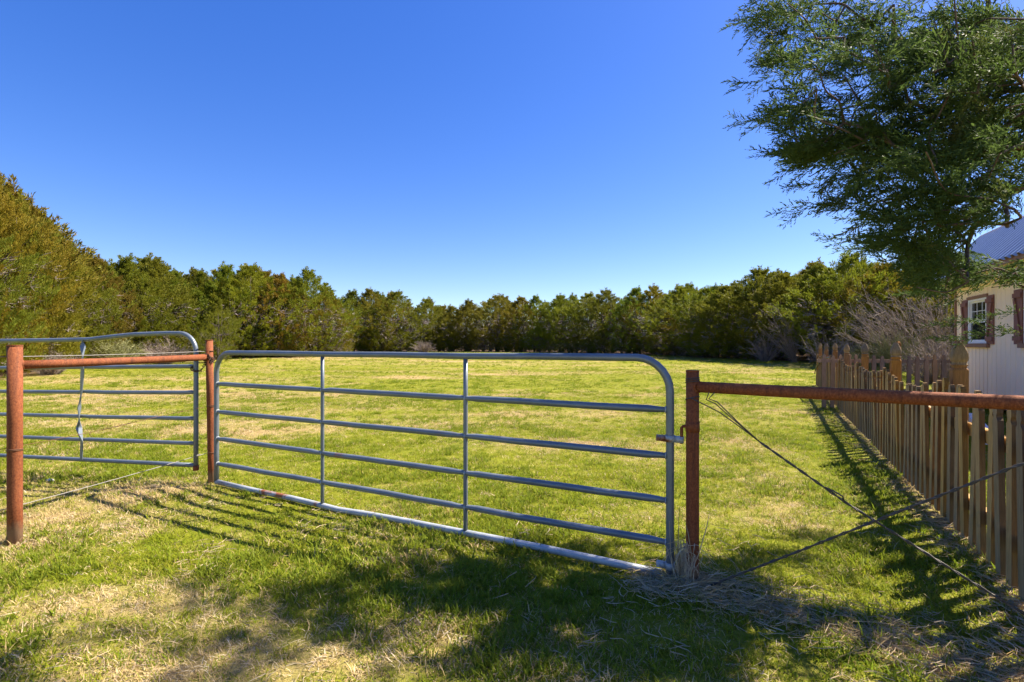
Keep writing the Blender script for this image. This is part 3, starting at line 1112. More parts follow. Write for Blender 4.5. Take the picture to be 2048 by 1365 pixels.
for side in (1, -1):
    for (ya, za, yb, zb) in ((-KD, ZK, OV, ZE), (ridge_y, ZR, -KD - .02, ZK + .012)):
        d_ = Vector((0, mir(yb, side) - mir(ya, side), zb - za)).normalized()
        up_n = Vector((1, 0, 0)).cross(d_)
        if up_n.z < 0: up_n = -up_n
        for q in range(nsheet):
            vs, fs = [], []
            nseg = 60
            for k in range(nseg + 1):
                x = x_start + q * shw + shw * k / nseg * (1.0 if q == nsheet - 1 else 1.012)
                hgt = .040 * max(-.55, min(.8, 1.3 * math.cos(2 * math.pi * x / rib_w))) + (.0012 if q % 2 else 0)
                t_ = Vector((x, mir(ya, side), za)) + up_n * hgt
                b_ = Vector((x, mir(yb, side), zb)) + up_n * hgt
                vs += [t_, b_, t_ - up_n * .002, b_ - up_n * .002]
            for k in range(nseg):
                a = k * 4
                fs += [(a, a + 1, a + 5, a + 4), (a + 2, a + 6, a + 7, a + 3), (a + 1, a + 3, a + 7, a + 5)]
            MB().add(vs, fs).build("roof_sheet", M['roof'], shed)
for side in (1, -1):
    yk = mir(-KD, side); sg = 1 if side == 1 else -1
    MB().add([(x, yk + sg * o_, z) for x in (x_start, x_end) for o_, z in ((.075, ZK - .05), (.0, ZK + .04), (-.10, ZK + .055), (-.10, ZK + .04), (.0, ZK + .025), (.06, ZK - .055))],
             [(k, (k + 1) % 6, (k + 1) % 6 + 6, k + 6) for k in range(6)] + [(5, 4, 3, 2, 1, 0), (6, 7, 8, 9, 10, 11)]).build("ridge_cap", M['trim_brown'], shed)
    rkb = MB()
    for xx in (x_end + .015, x_start - .015):
        a = Vector((xx, mir(-KD, side), ZK - .03)); b = Vector((xx, mir(OV, side), ZE - .03)); d = b - a
        rkb.box((a + b) / 2 - Z * .03, (.024, d.length, .10), Matrix.Rotation(math.atan2(d.z, d.y), 3, 'X'))
        a = Vector((xx, ridge_y, ZR - .03)); b = Vector((xx, mir(-KD, side), ZK - .03)); d = b - a
        rkb.box((a + b) / 2 - Z * .03, (.022, d.length, .10), Matrix.Rotation(math.atan2(d.z, d.y), 3, 'X'))
    rkb.build("rake_board", M['trim_brown'], shed)
MB().box((SLEN / 2, OV - .05, ZE - .03), (SLEN + .3, .025, .10)).build("fascia", M['trim_brown'], shed)
MB().box((SLEN / 2, OV / 2 - .01, ZE - .03), (SLEN + .25, OV - .12, .015)).build("soffit", M['siding'], shed)
for w0, w1 in wins:
    wd = w1 - w0; wc = (w0 + w1) / 2
    win = empty("window", (wc, 0, WZ0)); win.parent = shed
    H_ = WZ1 - WZ0
    f = MB()
    t = .045
    f.box((-wd / 2 + t / 2, -.02, H_ / 2), (t, .07, H_)).box((wd / 2 - t / 2, -.02, H_ / 2), (t, .07, H_))
    f.box((0, -.02, t / 2), (wd - 2 * t, .068, t)).box((0, -.02, H_ - t / 2), (wd - 2 * t, .068, t))
    f.build("frame", M['white_trim'], win)
    for z0, z1, yy, grid in ((t, H_ * .5, -.022, False), (H_ * .5, H_ - t, -.04, True)):
        sash = MB()
        s_ = .035
        iw = wd - 2 * t
        sash.box((-iw / 2 + s_ / 2, yy, (z0 + z1) / 2), (s_, .028, z1 - z0)).box((iw / 2 - s_ / 2, yy, (z0 + z1) / 2), (s_, .028, z1 - z0))
        sash.box((0, yy, z0 + s_ / 2), (iw - 2 * s_, .027, s_)).box((0, yy, z1 - s_ / 2), (iw - 2 * s_, .027, s_))
        sash.build("sash", M['white_trim'], win)
        MB().box((0, yy, (z0 + z1) / 2), (iw - 2 * s_ + .004, .005, z1 - z0 - 2 * s_ + .004)).build("pane", M['glass'], win)
        for k in (-1, 1):
            MB().box((k * (iw - 2 * s_) / 6, yy + .006, (z0 + z1) / 2), (.014, .010, z1 - z0 - 2 * s_)).build("muntin", M['white_trim'], win) if grid else None
        if grid:
            MB().box((0, yy + .0065, (z0 + z1) / 2), (iw - 2 * s_, .009, .014)).build("muntin", M['white_trim'], win)
    MB().box((0, .02, -.045), (wd + .26, .075, .085)).build("sill", M['trim_brown'], win)
    MB().box((0, .012, H_ + .035), (wd + .10, .03, .07)).build("head_trim", M['trim_brown'], win)
    for k in (-1, 1):
        shx = k * (wd / 2 + .19)
        for j in (-1, 0, 1):
            MB().box((shx + j * .108, .015, H_ / 2), (.103, .022, H_ + .04)).build("shutter_board", M['shutter'], win)
        sb = MB()
        for zz in (.09, H_ - .09):
            sb.box((shx, .0385, zz), (.315, .025, .085))
        a = Vector((shx - .11 * k, .0385, .14)); b = Vector((shx + .11 * k, .0385, H_ - .14))
        d = b - a
        sb.box((a + b) / 2, (.07, .024, d.length), Matrix.Rotation(math.atan2(d.x, d.z), 3, 'Y'))
        sb.build("shutter_brace", M['shutter'], win)
    MB().box((wd * .12, -.28, H_ * .20), (wd * .5, .2, H_ * .26)).box((-wd * .25, -.33, H_ * .26), (wd * .28, .18, H_ * .34)).build("stored_boxes", M['interior_card'], win)

# ------------------------------------------------------------------ cedars of the treeline


def unit(v):
    return v / np.maximum(np.linalg.norm(v, axis=-1, keepdims=True), 1e-9)


def diamonds(P, D, L, W, r):
    """narrow leaf-like quads from base P along D"""
    n = len(P)
    S = unit(np.cross(D, r.normal(size=(n, 3))))
    L = np.asarray(L).reshape(-1, 1); W = np.asarray(W).reshape(-1, 1)
    V = np.stack([P, P + D * L * .45 + S * W / 2, P + D * L, P + D * L * .45 - S * W / 2], 1)
    return V


def quads_mesh(name, V, m):
    n = len(V)
    me = np_mesh(name, V.reshape(-1, 3), np.arange(n * 4).reshape(n, 4))
    me.materials.append(m)
    return me


def cedar_variant(seed, H, Rad, spires, n_cl, n_sp, L, W, bare=.12, fat=.35, n_dead=170):
    lobe_amp = .30 if n_dead > 100 else .52
    r = np.random.default_rng(seed)
    # clusters on an uneven shell
    lobes = [(r.uniform(0, 2 * np.pi), r.uniform(.15, .8), r.uniform(.5, 1.0)) for _ in range(12)]

    def env(hh, an):
        up = np.clip((hh - fat) / (1 - fat), 0, 1)
        lo = np.clip((fat - hh) / fat, 0, 1)
        e = (1 - up ** 2.5) * (1 - .14 * lo ** 1.6)
        for la, lh, lw in lobes:
            dd = np.cos(an - la)
            e = e + (lobe_amp * lw * np.exp(-((1 - dd) / .18) - ((hh - lh) / .13) ** 2) - (.008 if n_dead > 100 else .022))
        return np.clip(e - .02, .05, 1.3)
    hh = bare + (1 - bare) * r.uniform(0, 1, n_cl) ** 1.05
    an = r.uniform(0, 2 * np.pi, n_cl)
    e = env(hh, an)
    rad = e * Rad * np.sqrt(r.uniform(.30, 1.0, n_cl))
    C = np.stack([np.cos(an) * rad, np.sin(an) * rad, hh * H * .91], 1)
    out = np.stack([np.cos(an), np.sin(an), np.full(n_cl, .75)], 1)
    out = unit(out + r.normal(0, .25, (n_cl, 3)))
    size = r.uniform(.20, .42, n_cl) * (1 - .35 * hh)
    Ps, Ds = [], []
    for c, d, s in zip(C, out, size):
        k = int(n_sp * r.uniform(.6, 1.3))
        t = r.uniform(0, 1, k)
        w = r.normal(0, 1, (k, 3)) * (s * .31) * (1.05 - .75 * t[:, None])
        Ps.append(c + d * (t[:, None] * s * 2.1 - s * .5) + w)
        Ds.append(unit(d * .8 + np.array([0, 0, .55]) + w / s * .9 + r.normal(0, .35, (k, 3))))
    # pointed leaders
    for sx, sy, sh in spires:
        k = int(n_sp * 4.2)
        t = r.uniform(0, 1, k)
        hgt = H * sh
        wid = .40 * (1 - t) ** 1.2 + .03
        a = r.uniform(0, 2 * np.pi, k); q = np.sqrt(r.uniform(0, 1, k)) * wid
        Ps.append(np.stack([sx * Rad + np.cos(a) * q, sy * Rad + np.sin(a) * q, hgt - 1.6 + t * 1.5], 1))
        Ds.append(unit(np.stack([np.cos(a) * .5, np.sin(a) * .5, np.full(k, 1.0)], 1) + r.normal(0, .2, (k, 3))))
    P = np.concatenate(Ps); D = np.concatenate(Ds)
    keep = P[:, 2] > bare * H * .5
    P, D = P[keep], D[keep]
    V1 = diamonds(P, D, r.uniform(.6, 1.15, len(P)) * L, r.uniform(.7, 1.2, len(P)) * W, r)
    D2 = unit(D + r.normal(0, .55, D.shape))
    V2 = diamonds(P + D * L * .25, D2, r.uniform(.4, .8, len(P)) * L, r.uniform(.6, 1.0, len(P)) * W, r)
    crown = quads_mesh("crown", np.concatenate([V1, V2]), M['cedar'])
    # stems
    tb = MB()
    for k in range(4):
        a = r.uniform(0, 2 * np.pi); q = r.uniform(.1, .34) * Rad
        p0 = Vector((math.cos(a) * .13, math.sin(a) * .13, -.2))
        p2 = Vector((math.cos(a) * q, math.sin(a) * q, H * r.uniform(.62, .85)))
        p1 = p0.lerp(p2, .45) + Vector((r.normal(0, .12), r.normal(0, .12), 0))
        tb.tube([p0, p0.lerp(p1, .5) + Vector((r.normal(0, .04), r.normal(0, .04), 0)), p1, p1.lerp(p2, .5), p2], [.11, .085, .06, .03, .01], 7)
    for k in range(26):
        h0 = H * r.uniform(.06, .58); a = r.uniform(0, 2 * np.pi)
        e_ = float(env(np.array([h0 / H + .06]), np.array([a]))[0]) * Rad * .72
        p0 = Vector((math.cos(a) * .1, math.sin(a) * .1, h0)); p2 = Vector((math.cos(a) * e_, math.sin(a) * e_, h0 + e_ * r.uniform(.1, .6)))
        p1 = p0.lerp(p2, .5) + Vector((r.normal(0, .1), r.normal(0, .1), r.normal(-.05, .1)))
        tb.tube([p0, p1, p2], [.04, .025, .006], 5, False)
    tm = tb.mesh("trunk", True); tm.materials.append(M['bark'])
    # bare grey twigs low in the crown
    db = MB()
    for k in range(int(n_dead)):
        h0 = H * r.uniform(.02, .52); a = r.uniform(0, 2 * np.pi)
        e_ = float(env(np.array([h0 / H]), np.array([a]))[0]) * Rad
        b_ = (r.uniform(.5, .92) if n_dead > 100 else r.uniform(.35, .78)) * e_
        p0 = Vector((math.cos(a) * b_, math.sin(a) * b_, h0))
        for j in range(4):
            dd = Vector((math.cos(a) + r.normal(0, .5), math.sin(a) + r.normal(0, .5), r.normal(.25, .5))).normalized()
            ln = r.uniform(.25, .55)
            m1 = p0 + dd * ln * .5 + Vector((r.normal(0, .04), r.normal(0, .04), r.normal(0, .04)))
            db.tube([p0, m1, p0 + dd * ln], [.016, .012, .004] if n_dead > 100 else [.009, .006, .002], 3, False)
    dm = db.mesh("dead_branches"); dm.materials.append(M['deadlimbs'])
    return tm, crown, dm


def leaders(seed, n):
    r = np.random.default_rng(seed)
    return [(r.uniform(-.12, .12), r.uniform(-.12, .12), .985)] + [(q * math.cos(a), q * math.sin(a), 1.0 - .42 * q - r.uniform(0, .08)) for q, a in [(r.uniform(.08, .5), r.uniform(0, 6.28)) for _ in range(n)]]


VAR = [
    cedar_variant(101, 6.8, 2.45, leaders(1, 5), 390, 34, .20, .042, .03, .34),
    cedar_variant(102, 6.8, 2.3, leaders(2, 6), 390, 34, .20, .042, .03, .30),
    cedar_variant(103, 6.8, 2.75, leaders(3, 6), 429, 34, .20, .042, .04, .40),
    cedar_variant(104, 6.8, 2.1, leaders(4, 3), 351, 34, .20, .042, .03, .28),
    cedar_variant(105, 6.8, 2.65, leaders(5, 7), 416, 34, .20, .042, .07, .45),
    cedar_variant(106, 6.8, 2.5, leaders(6, 6), 403, 36, .20, .042, .09, .48),
]
FINE = [
    cedar_variant(201, 6.8, 2.3, leaders(7, 5), 420, 92, .13, .021, .02, .38, 60),
    cedar_variant(202, 6.8, 2.2, leaders(8, 5), 420, 92, .13, .021, .02, .42, 60),
    cedar_variant(203, 6.8, 2.45, leaders(9, 6), 440, 92, .13, .021, .02, .34, 60),
]

TREES = []


def place_cedar(var, x, y, h, tint, wide, rot, dead=True):
    root = empty("cedar_tree", (x, y, float(gz(x, y))), rot)
    s = h / 6.8
    root.scale = (s * wide, s * wide, s)
    link("trunk", var[0], root)
    c = link("crown", var[1], root)
    c["kind"] = "stuff"
    c.color = (*tint, 1)
    if dead:
        link("dead_branches", var[2], root)["kind"] = "stuff"
    return root


YEL, OLV, GRN, DRK, BRN = (.235, .225, .017), (.205, .20, .016), (.175, .185, .016), (.125, .14, .015), (.22, .17, .022)
SKY_TOP = [(-60, 300), (0, 330), (60, 400), (110, 470), (150, 478), (195, 492), (240, 512), (290, 505), (340, 525), (370, 527), (420, 530), (480, 526), (500, 520), (570, 530), (620, 545), (660, 573), (700, 580), (745, 570), (800, 580), (850, 587), (900, 602), (945, 592), (1000, 577), (1050, 592), (1090, 580), (1130, 582), (1190, 575), (1240, 582), (1285, 575), (1330, 575), (1390, 555), (1430, 562), (1480, 548), (1540, 527), (1590, 527), (1630, 510), (1690, 505), (1740, 512), (1790, 515), (1850, 505), (1950, 500), (2100, 490)]
topy = lambda px: float(np.interp(px, [a for a, b in SKY_TOP], [b for a, b in SKY_TOP]))
# photo column, tint, variant set, extra: front rank
FRONT = [(-95, OLV, 'f0'), (-22, YEL, 'f2'), (30, OLV, 'f0'), (78, GRN, 'f1'), (132, OLV, 'f0'), (196, BRN, 'f1'), (252, OLV, 'f2'), (306, GRN, 'v1'), (357, GRN, 'v3'), (402, OLV, 'f0'), (452, GRN, 'v3'), (503, OLV, 'v2'), (562, BRN, 'v0'), (612, OLV, 'v4'), (655, OLV, 'v1'),
         (706, DRK, 'v3'), (748, OLV, 'v0'), (798, GRN, 'v2'), (846, OLV, 'v1'), (893, GRN, 'v3'), (940, DRK, 'v4'), (988, GRN, 'v5'), (1034, GRN, 'v2'), (1078, OLV, 'v0'), (1126, GRN, 'v5'), (1172, OLV, 'v4'), (1216, DRK, 'v5'), (1262, GRN, 'v2'), (1310, OLV, 'v5'),
         (1358, GRN, 'v4'), (1408, GRN, 'v5'), (1458, OLV, 'v2'), (1512, DRK, 'v5'), (1572, GRN, 'v4'), (1636, GRN, 'v5'), (1702, OLV, 'v4'), (1770, GRN, 'v5'), (1848, DRK, 'v4'), (1930, GRN, 'v2')]
LM = [(30, "orange corner post"), (165, "second gate's bent brace"), (420, "rusty latch post"), (645, "closed gate's first upright"), (931, "closed gate's second upright"), (1385, "brown hinge post"), (1640, "picket fence's far end"), (1905, "largest fence finial")]
ORD = ["", "second ", "third ", "fourth ", "fifth ", "sixth ", "seventh ", "eighth ", "ninth ", "tenth "]
tw = {id(YEL): "bright yellow-green", id(OLV): "olive", id(GRN): "green", id(DRK): "dark green", id(BRN): "brownish"}
FRONT = [(p + float(rng.uniform(-11, 11)) if 300 < p < 1600 else p, t, v) for p, t, v in FRONT]
for i, (px, tint, vs) in enumerate(FRONT):
    y = float(lit_px(px)) + rng.normal(0, .5)
    x = (px - CX) / F_PX * y
    var = FINE[int(vs[1])] if vs[0] == 'f' else VAR[int(vs[1])]
    h = CAM_H + (HY - topy(px)) / F_PX * y - float(gz(x, y))
    h *= rng.uniform(.93, 1.08) if 0 < px < 1800 else 1
    t = tuple(c * rng.uniform(.85, 1.2) for c in tint)
    wide = (.80 if px < 220 else 1.0 if px < 660 else 1.15) * rng.uniform(.82, 1.25)
    o = place_cedar(var, x, y, h, t, wide, rng.uniform(0, 6.28))
    TREES.append((px, y))
    nxt = [l for l in LM if l[0] <= px]
    if nxt:
        l = nxt[-1]
        k = sum(1 for q in FRONT[:i] if l[0] <= q[0] < px)
        lab = "%s front-rank cedar, %sright of the %s" % (tw[id(tint)], ORD[k] if k else "first ", l[1])
    else:
        l = LM[0]
        k = sum(1 for q in FRONT if px < q[0] < l[0])
        lab = "%s tall cedar, %sleft of the %s" % (tw[id(tint)], ORD[k] if k else "first ", l[1])
    tag(o, lab, "tree", "cedars in the front rank of the treeline")
# rear ranks
pxr = -140.0
while pxr < 2080:
    for rank, dy, lower in ((0, 3.4, 4), (1, 7.5, 14)):
        px = pxr + rng.uniform(-16, 16) + rank * 24
        y = float(lit_px(px)) + dy + rng.normal(0, .5)
        if 600 < px < 720: y = max(y, 50)
        x = (px - CX) / F_PX * y
        h = CAM_H + (HY - topy(px) - lower + rng.uniform(-8, 6)) / F_PX * y - float(gz(x, y))
        tint = [OLV, GRN, DRK, GRN, BRN][int(rng.integers(0, 5))]
        t = tuple(c * rng.uniform(.8, 1.15) for c in tint)
        o = place_cedar(VAR[int(rng.integers(0, 6))], x, y, h, t, rng.uniform(.9, 1.1), rng.uniform(0, 6.28), rank == 0)
        l = ([LM[0]] + [q for q in LM if q[0] <= px])[-1]
        tag(o, "rear-rank cedar showing between or above front trees, right of the " + l[1], "tree", "rear-rank cedars past the " + l[1])
    pxr += 52

# low cedars filling the foot of the trees
for k in range(46):
    px = 170 + k * 33.5 + rng.uniform(-10, 10)
    if 1560 < px: px = 560 + (k * 57.0) % 900
    y = float(lit_px(px)) - rng.uniform(.2, 1.4)
    if 655 < px < 700: y = 47
    x = (px - CX) / F_PX * y
    t = tuple(c * rng.uniform(.8, 1.2) for c in [OLV, GRN, DRK, GRN][int(rng.integers(0, 4))])
    o = place_cedar(VAR[int(rng.integers(0, 6))], x, y, rng.uniform(1.5, 3.3), t, rng.uniform(1.25, 1.9), rng.uniform(0, 6.28))
    o.name = "cedar_bush"
    l = ([LM[0]] + [q for q in LM if q[0] <= px])[-1]
    tag(o, "low bushy cedar at the treeline's foot, right of the " + l[1], "bush", "low cedars past the " + l[1])

# a bright young cedar in front of the rank behind the latch post
yy = 30.5
o = place_cedar(FINE[1], (436 - CX) / F_PX * yy, yy, 4.1, (.19, .20, .02), .82, 1.0)
tag(o, "short bright green cedar standing forward directly behind the latch post", "tree")

# ------------------------------------------------------------------ bare brush and shrubs


def bare_shrub(name, label, cat, x, y, h, spread, n, m, lean=(0, 0), rad=.010, forks=3, seed=1, group=None):
    r = np.random.default_rng(seed)
    root = empty(name, (x, y, float(gz(x, y))))
    sb, tb = MB(), MB()
    for k in range(n):
        a = r.uniform(0, 2 * np.pi); q = r.uniform(0, 1) ** .6
        d = Vector((math.cos(a) * q * spread + lean[0], math.sin(a) * q * spread + lean[1], 1.0)).normalized()
        ln = h * r.uniform(.6, 1.0)
        p0 = Vector((math.cos(a) * .15 * spread * q, math.sin(a) * .15 * spread * q, -.05))
        pts = [p0]
        for j in range(4):
            d = (d + Vector((r.normal(0, .12), r.normal(0, .12), r.normal(0, .06)))).normalized()
            pts.append(pts[-1] + d * ln / 4)
        sb.tube(pts, [rad * 1.7, rad * 1.4, rad, rad * .7, rad * .3], 4, False)
        for j in range(1, 5):
            for f in range(forks):
                dd = (d + Vector((r.normal(0, .45), r.normal(0, .45), r.normal(.0, .4)))).normalized()
                l2 = ln * r.uniform(.12, .32)
                p = pts[j - 1].lerp(pts[j], r.uniform(0, 1))
                e1 = p + dd * l2 * .55
                dd2 = (dd + Vector((r.normal(0, .3), r.normal(0, .3), r.normal(0, .3)))).normalized()
                tb.tube([p, e1, e1 + dd2 * l2 * .5], [rad * .6, rad * .5, rad * .2], 3, False)
                dd3 = (dd + Vector((r.normal(0, .5), r.normal(0, .5), r.normal(0, .5)))).normalized()
                tb.tube([e1, e1 + dd3 * l2 * .5], [rad * .45, rad * .2], 3, False)
    sb.build("stems", m, root)["kind"] = "stuff"
    tb.build("twigs", m, root)["kind"] = "stuff"
    tag(root, label, cat, group)
    return root


def shrub_at(name, label, cat, px, y, h, spread, n, m, lean=(0, 0), rad=.010, forks=3, seed=1):
    return bare_shrub(name, label, cat, (px - CX) / F_PX * y, y, h, spread, n, m, lean, rad, forks, seed)


shrub_at("bare_bush", "pale grey bare bush standing low before the far treeline", "bush", 846, 47, 1.25, 1.2, 110, M['deadwood'], (0, 0), .012, 3, 5)
shrub_at("bare_bush", "small grey bare bush at the foot of the cedars beyond the gate", "bush", 668, 40, 1.3, .9, 50, M['deadwood'], (0, 0), .011, 3, 6)
shrub_at("broom_bush", "pale green wispy bush at the cedars' foot above the rusty rail", "bush", 238, 26, 1.55, 1.0, 150, M['broom'], (.1, 0), .008, 3, 7)
shrub_at("broom_bush", "taller pale green broom bush behind the picket fence posts", "bush", 1776, 20, 1.85, .55, 170, M['broom'], (.25, 0), .0065, 3, 8)
shrub_at("broom_bush", "smaller pale green broom bush behind the picket fence's middle posts", "bush", 1722, 20.5, 1.25, .6, 90, M['broom'], (.1, 0), .0065, 3, 9)
shrub_at("bare_tree", "grey bare leaning thicket tree sweeping up behind the fence finials", "tree", 1838, 20.5, 3.7, .45, 30, M['deadwood'], (-.8, 0), .013, 4, 10)
shrub_at("bare_tree", "grey bare thicket tree half hidden behind the overhanging juniper", "tree", 1900, 19.5, 3.9, .5, 26, M['deadwood'], (-.55, 0), .013, 5, 11)
shrub_at("bare_tree", "grey bare tree with upswept twigs at the field's far corner", "tree", 1592, 30, 3.3, .35, 14, M['deadwood'], (-.45, 0), .016, 5, 12)
shrub_at("bare_bush", "tangled grey brush just past the picket fence's far end", "bush", 1660, 26.5, 1.9, 1.0, 40, M['deadwood'], (-.1, 0), .013, 4, 13)
shrub_at("bare_bush", "tangled grey brush at the edge where field meets cedars", "bush", 1530, 31.5, 1.9, 1.0, 34, M['deadwood'], (-.1, 0), .014, 4, 14)
shrub_at("bare_bush", "grey brush filling the gap beside the shed's corner", "bush", 1868, 17.5, 1.6, 1.2, 90, M['deadwood'], (0, 0), .010, 4, 15)
shrub_at("bare_bush", "dry brown twiggy bush under the cedars near the corner post", "bush", 100, 21.0, 1.1, 1.3, 90, M['deadwood'], (0, 0), .008, 4, 16)
shrub_at("bare_bush", "dry twiggy bush under the cedars by the second gate's curved end", "bush", 330, 28.5, 1.5, 1.2, 80, M['deadwood'], (0, 0), .011, 4, 17)

# ------------------------------------------------------------------ the overhanging juniper
POLY = [(1475, -1), (1450, 38), (1492, 62), (1475, 105), (1492, 135), (1560, 150), (1500, 178), (1462, 184), (1492, 205), (1468, 248), (1520, 250), (1545, 278), (1512, 312), (1552, 312), (1552, 352), (1612, 360), (1628, 388), (1556, 430), (1625, 425), (1690, 428), (1740, 440), (1640, 486), (1720, 492), (1752, 515), (1795, 545), (1800, 585), (1868, 602), (1880, 650), (1875, 688), (1905, 655), (1928, 592), (1975, 560), (2048, 590), (2300, 640), (2300, -1)]
poly = np.array(POLY, float)


def in_poly(px, py):
    ins = np.zeros(px.shape, bool)
    n = len(poly)
    j = n - 1
    for i in range(n):
        xi, yi = poly[i]; xj, yj = poly[j]
        c = ((yi > py) != (yj > py)) & (px < (xj - xi) * (py - yi) / (yj - yi + 1e-12) + xi)
        ins ^= c
        j = i
    return ins


LIT_B = [(-400, 1400), (0, 1285), (130, 1225), (280, 1158), (430, 1104), (620, 1118), (700, 1082), (900, 1085), (1000, 1068), (1150, 1042), (1320, 1060), (1500, 1078), (1600, 1052), (1680, 1010), (1800, 1000), (1900, 1040), (2048, 1090), (2300, 1150)]
SXZ, SYZ = SUN.x / SUN.z, SUN.y / SUN.z


def shade_ok(P):
    """True where a leaf's shadow falls where the photo's ground is in tree shade (or out of the picture)"""
    sx, sy = P[:, 0] - SXZ * P[:, 2], P[:, 1] - SYZ * P[:, 2]
    sy_ = np.maximum(sy, .4)
    px = CX + sx / sy_ * F_PX; py = HY + CAM_H / sy_ * F_PX
    lim = np.interp(px, [a for a, b in LIT_B], [b for a, b in LIT_B])
    return (py > lim) | (sy < .6) | (px > 2350)


def view_ok(P):
    px, py = project(P)
    out = (P[:, 1] < .3) | (px > 2100) | (py < -15) | (px < -50)
    roof_gap = (px > 1946) & (px < 2070) & (py > 448 + (2048 - px) * .12) & (py < 526)
    return (out | in_poly(px, py)) & ~roof_gap


jr = np.random.default_rng(42)
TR = np.array([4.95, 2.75])
# visible branchlets sampled through the silhouette, at a spread of depths
base_pts, lens_, dirs_ = [], [], []


def add_branchlets(P, L):
    out = np.stack([P[:, 0] - TR[0], P[:, 1] - TR[1], np.full(len(P), .15)], 1)
    d = unit(unit(out) + jr.normal(0, .5, P.shape) * np.array([.9, .9, 1.25]) + np.array([0, 0, -.05]))
    B = P - d * L[:, None]
    g_ = view_ok(B)
    base_pts.append(B[g_]); dirs_.append(d[g_]); lens_.append(L[g_])


nv = 2600
px = jr.uniform(1450, 2100, nv); py = jr.uniform(-30, 660, nv)
ed = np.clip((px - 1460) / 600, 0, 1)
yy = jr.uniform(3.35, 4.5, nv) * (1 - .33 * ed * jr.uniform(0, 1, nv))
P = np.stack([(px - CX) / F_PX * yy, yy, CAM_H - (py - HY) / F_PX * yy], 1)
ok = in_poly(px, py) & (shade_ok(P) | (jr.uniform(0, 1, nv) < np.where(py < 170, .4, .10))) & view_ok(P)
CEN = P[ok][:66]
CEN = np.concatenate([CEN, np.array([at(a, b, c) for a, b, c in ((1545, 35, 4.0), (1600, 70, 3.8), (1650, 25, 3.9), (1700, 80, 4.1), (1750, 30, 3.7), (1640, 125, 4.2), (1720, 140, 3.8), (1810, 60, 3.6), (1870, 25, 3.7), (1940, 60, 3.4), (2000, 520, 4.2), (2035, 545, 4.0))])])
P = np.repeat(CEN, 7, 0) + jr.normal(0, .11, (len(CEN) * 7, 3)) * np.array([1.1, 1.0, .85])
P = P[view_ok(P) & (shade_ok(P) | (jr.uniform(0, 1, len(P)) < .4))]
add_branchlets(P, jr.uniform(.24, .46, len(P)))
nv = 900
px = jr.uniform(1760, 2048, nv); py = jr.uniform(520, 690, nv); yy = jr.uniform(3.3, 4.3, nv)
P = np.stack([(px - CX) / F_PX * yy, yy, CAM_H - (py - HY) / F_PX * yy], 1)
P = P[in_poly(px, py) & ((px < 1918) | (jr.uniform(0, 1, nv) < .12))][:30]
add_branchlets(P, jr.uniform(.25, .45, len(P)))
n_main = sum(len(b) for b in base_pts)
# drawn-out tips that stand against the sky
for tx, ty, dp in ((1462, 48, 4.0), (1464, 182, 4.0), (1470, 246, 4.1), (1516, 311, 4.0), (1552, 350, 4.1), (1560, 428, 4.2), (1645, 484, 4.2), (1880, 680, 4.0), (1500, 20, 3.8), (1575, 380, 4.2), (1700, 445, 4.2), (1690, 500, 4.3), (1815, 590, 4.2), (1870, 650, 4.1)):
    P = np.array([at(tx, ty, dp)])
    d = unit(np.array([[-1.0, .25, -.22]]) + jr.normal(0, .1, (1, 3)))
    L = np.array([.6])
    base_pts.append(P - d * L[:, None]); dirs_.append(d); lens_.append(L)
n_vis = sum(len(b) for b in base_pts)
# the rest of the crown, above and beside the picture
nh = 9000
Q = np.stack([jr.uniform(.9, 7.4, nh), jr.uniform(.2, 5.0, nh), jr.uniform(2.0, 8.6, nh)], 1)
ell = ((Q[:, 0] - 4.5) / 3.1) ** 2 + ((Q[:, 1] - 2.7) / 2.3) ** 2 + ((Q[:, 2] - 5.3) / 3.3) ** 2
px, py = project(Q)
outside = (px > 2080) | (py < -25)
ok = (ell < 1) & (ell > .25) & outside & shade_ok(Q)
Q = Q[ok][:40]
add_branchlets(Q, jr.uniform(.4, .7, len(Q)))
# limbs high overhead whose shade falls across the near grass
npt = 1500
sx_ = jr.uniform(-120, 520, npt); sy_ = jr.uniform(1110, 1420, npt)
gy_ = CAM_H * F_PX / (sy_ - HY); gx_ = (sx_ - CX) / F_PX * gy_
zz_ = jr.uniform(5.2, 7.6, npt)
Q = np.stack([gx_ + SXZ * zz_, gy_ + SYZ * zz_, zz_], 1)
px, py = project(Q)
Q = Q[shade_ok(Q) & (py < -40)]
cl = Q[:15]
Q = np.repeat(cl, 2, 0) + jr.normal(0, .16, (len(cl) * 2, 3))
add_branchlets(Q, jr.uniform(.35, .6, len(Q)))
B = np.concatenate(base_pts); D = np.concatenate(dirs_); L = np.concatenate(lens_)

jun = empty("juniper_tree", (TR[0], TR[1], float(gz(*TR))))
jo = np.array([TR[0], TR[1], float(gz(*TR))])
tag(jun, "large shaggy juniper overhanging the fence and filling the upper corner by the shed", "tree")
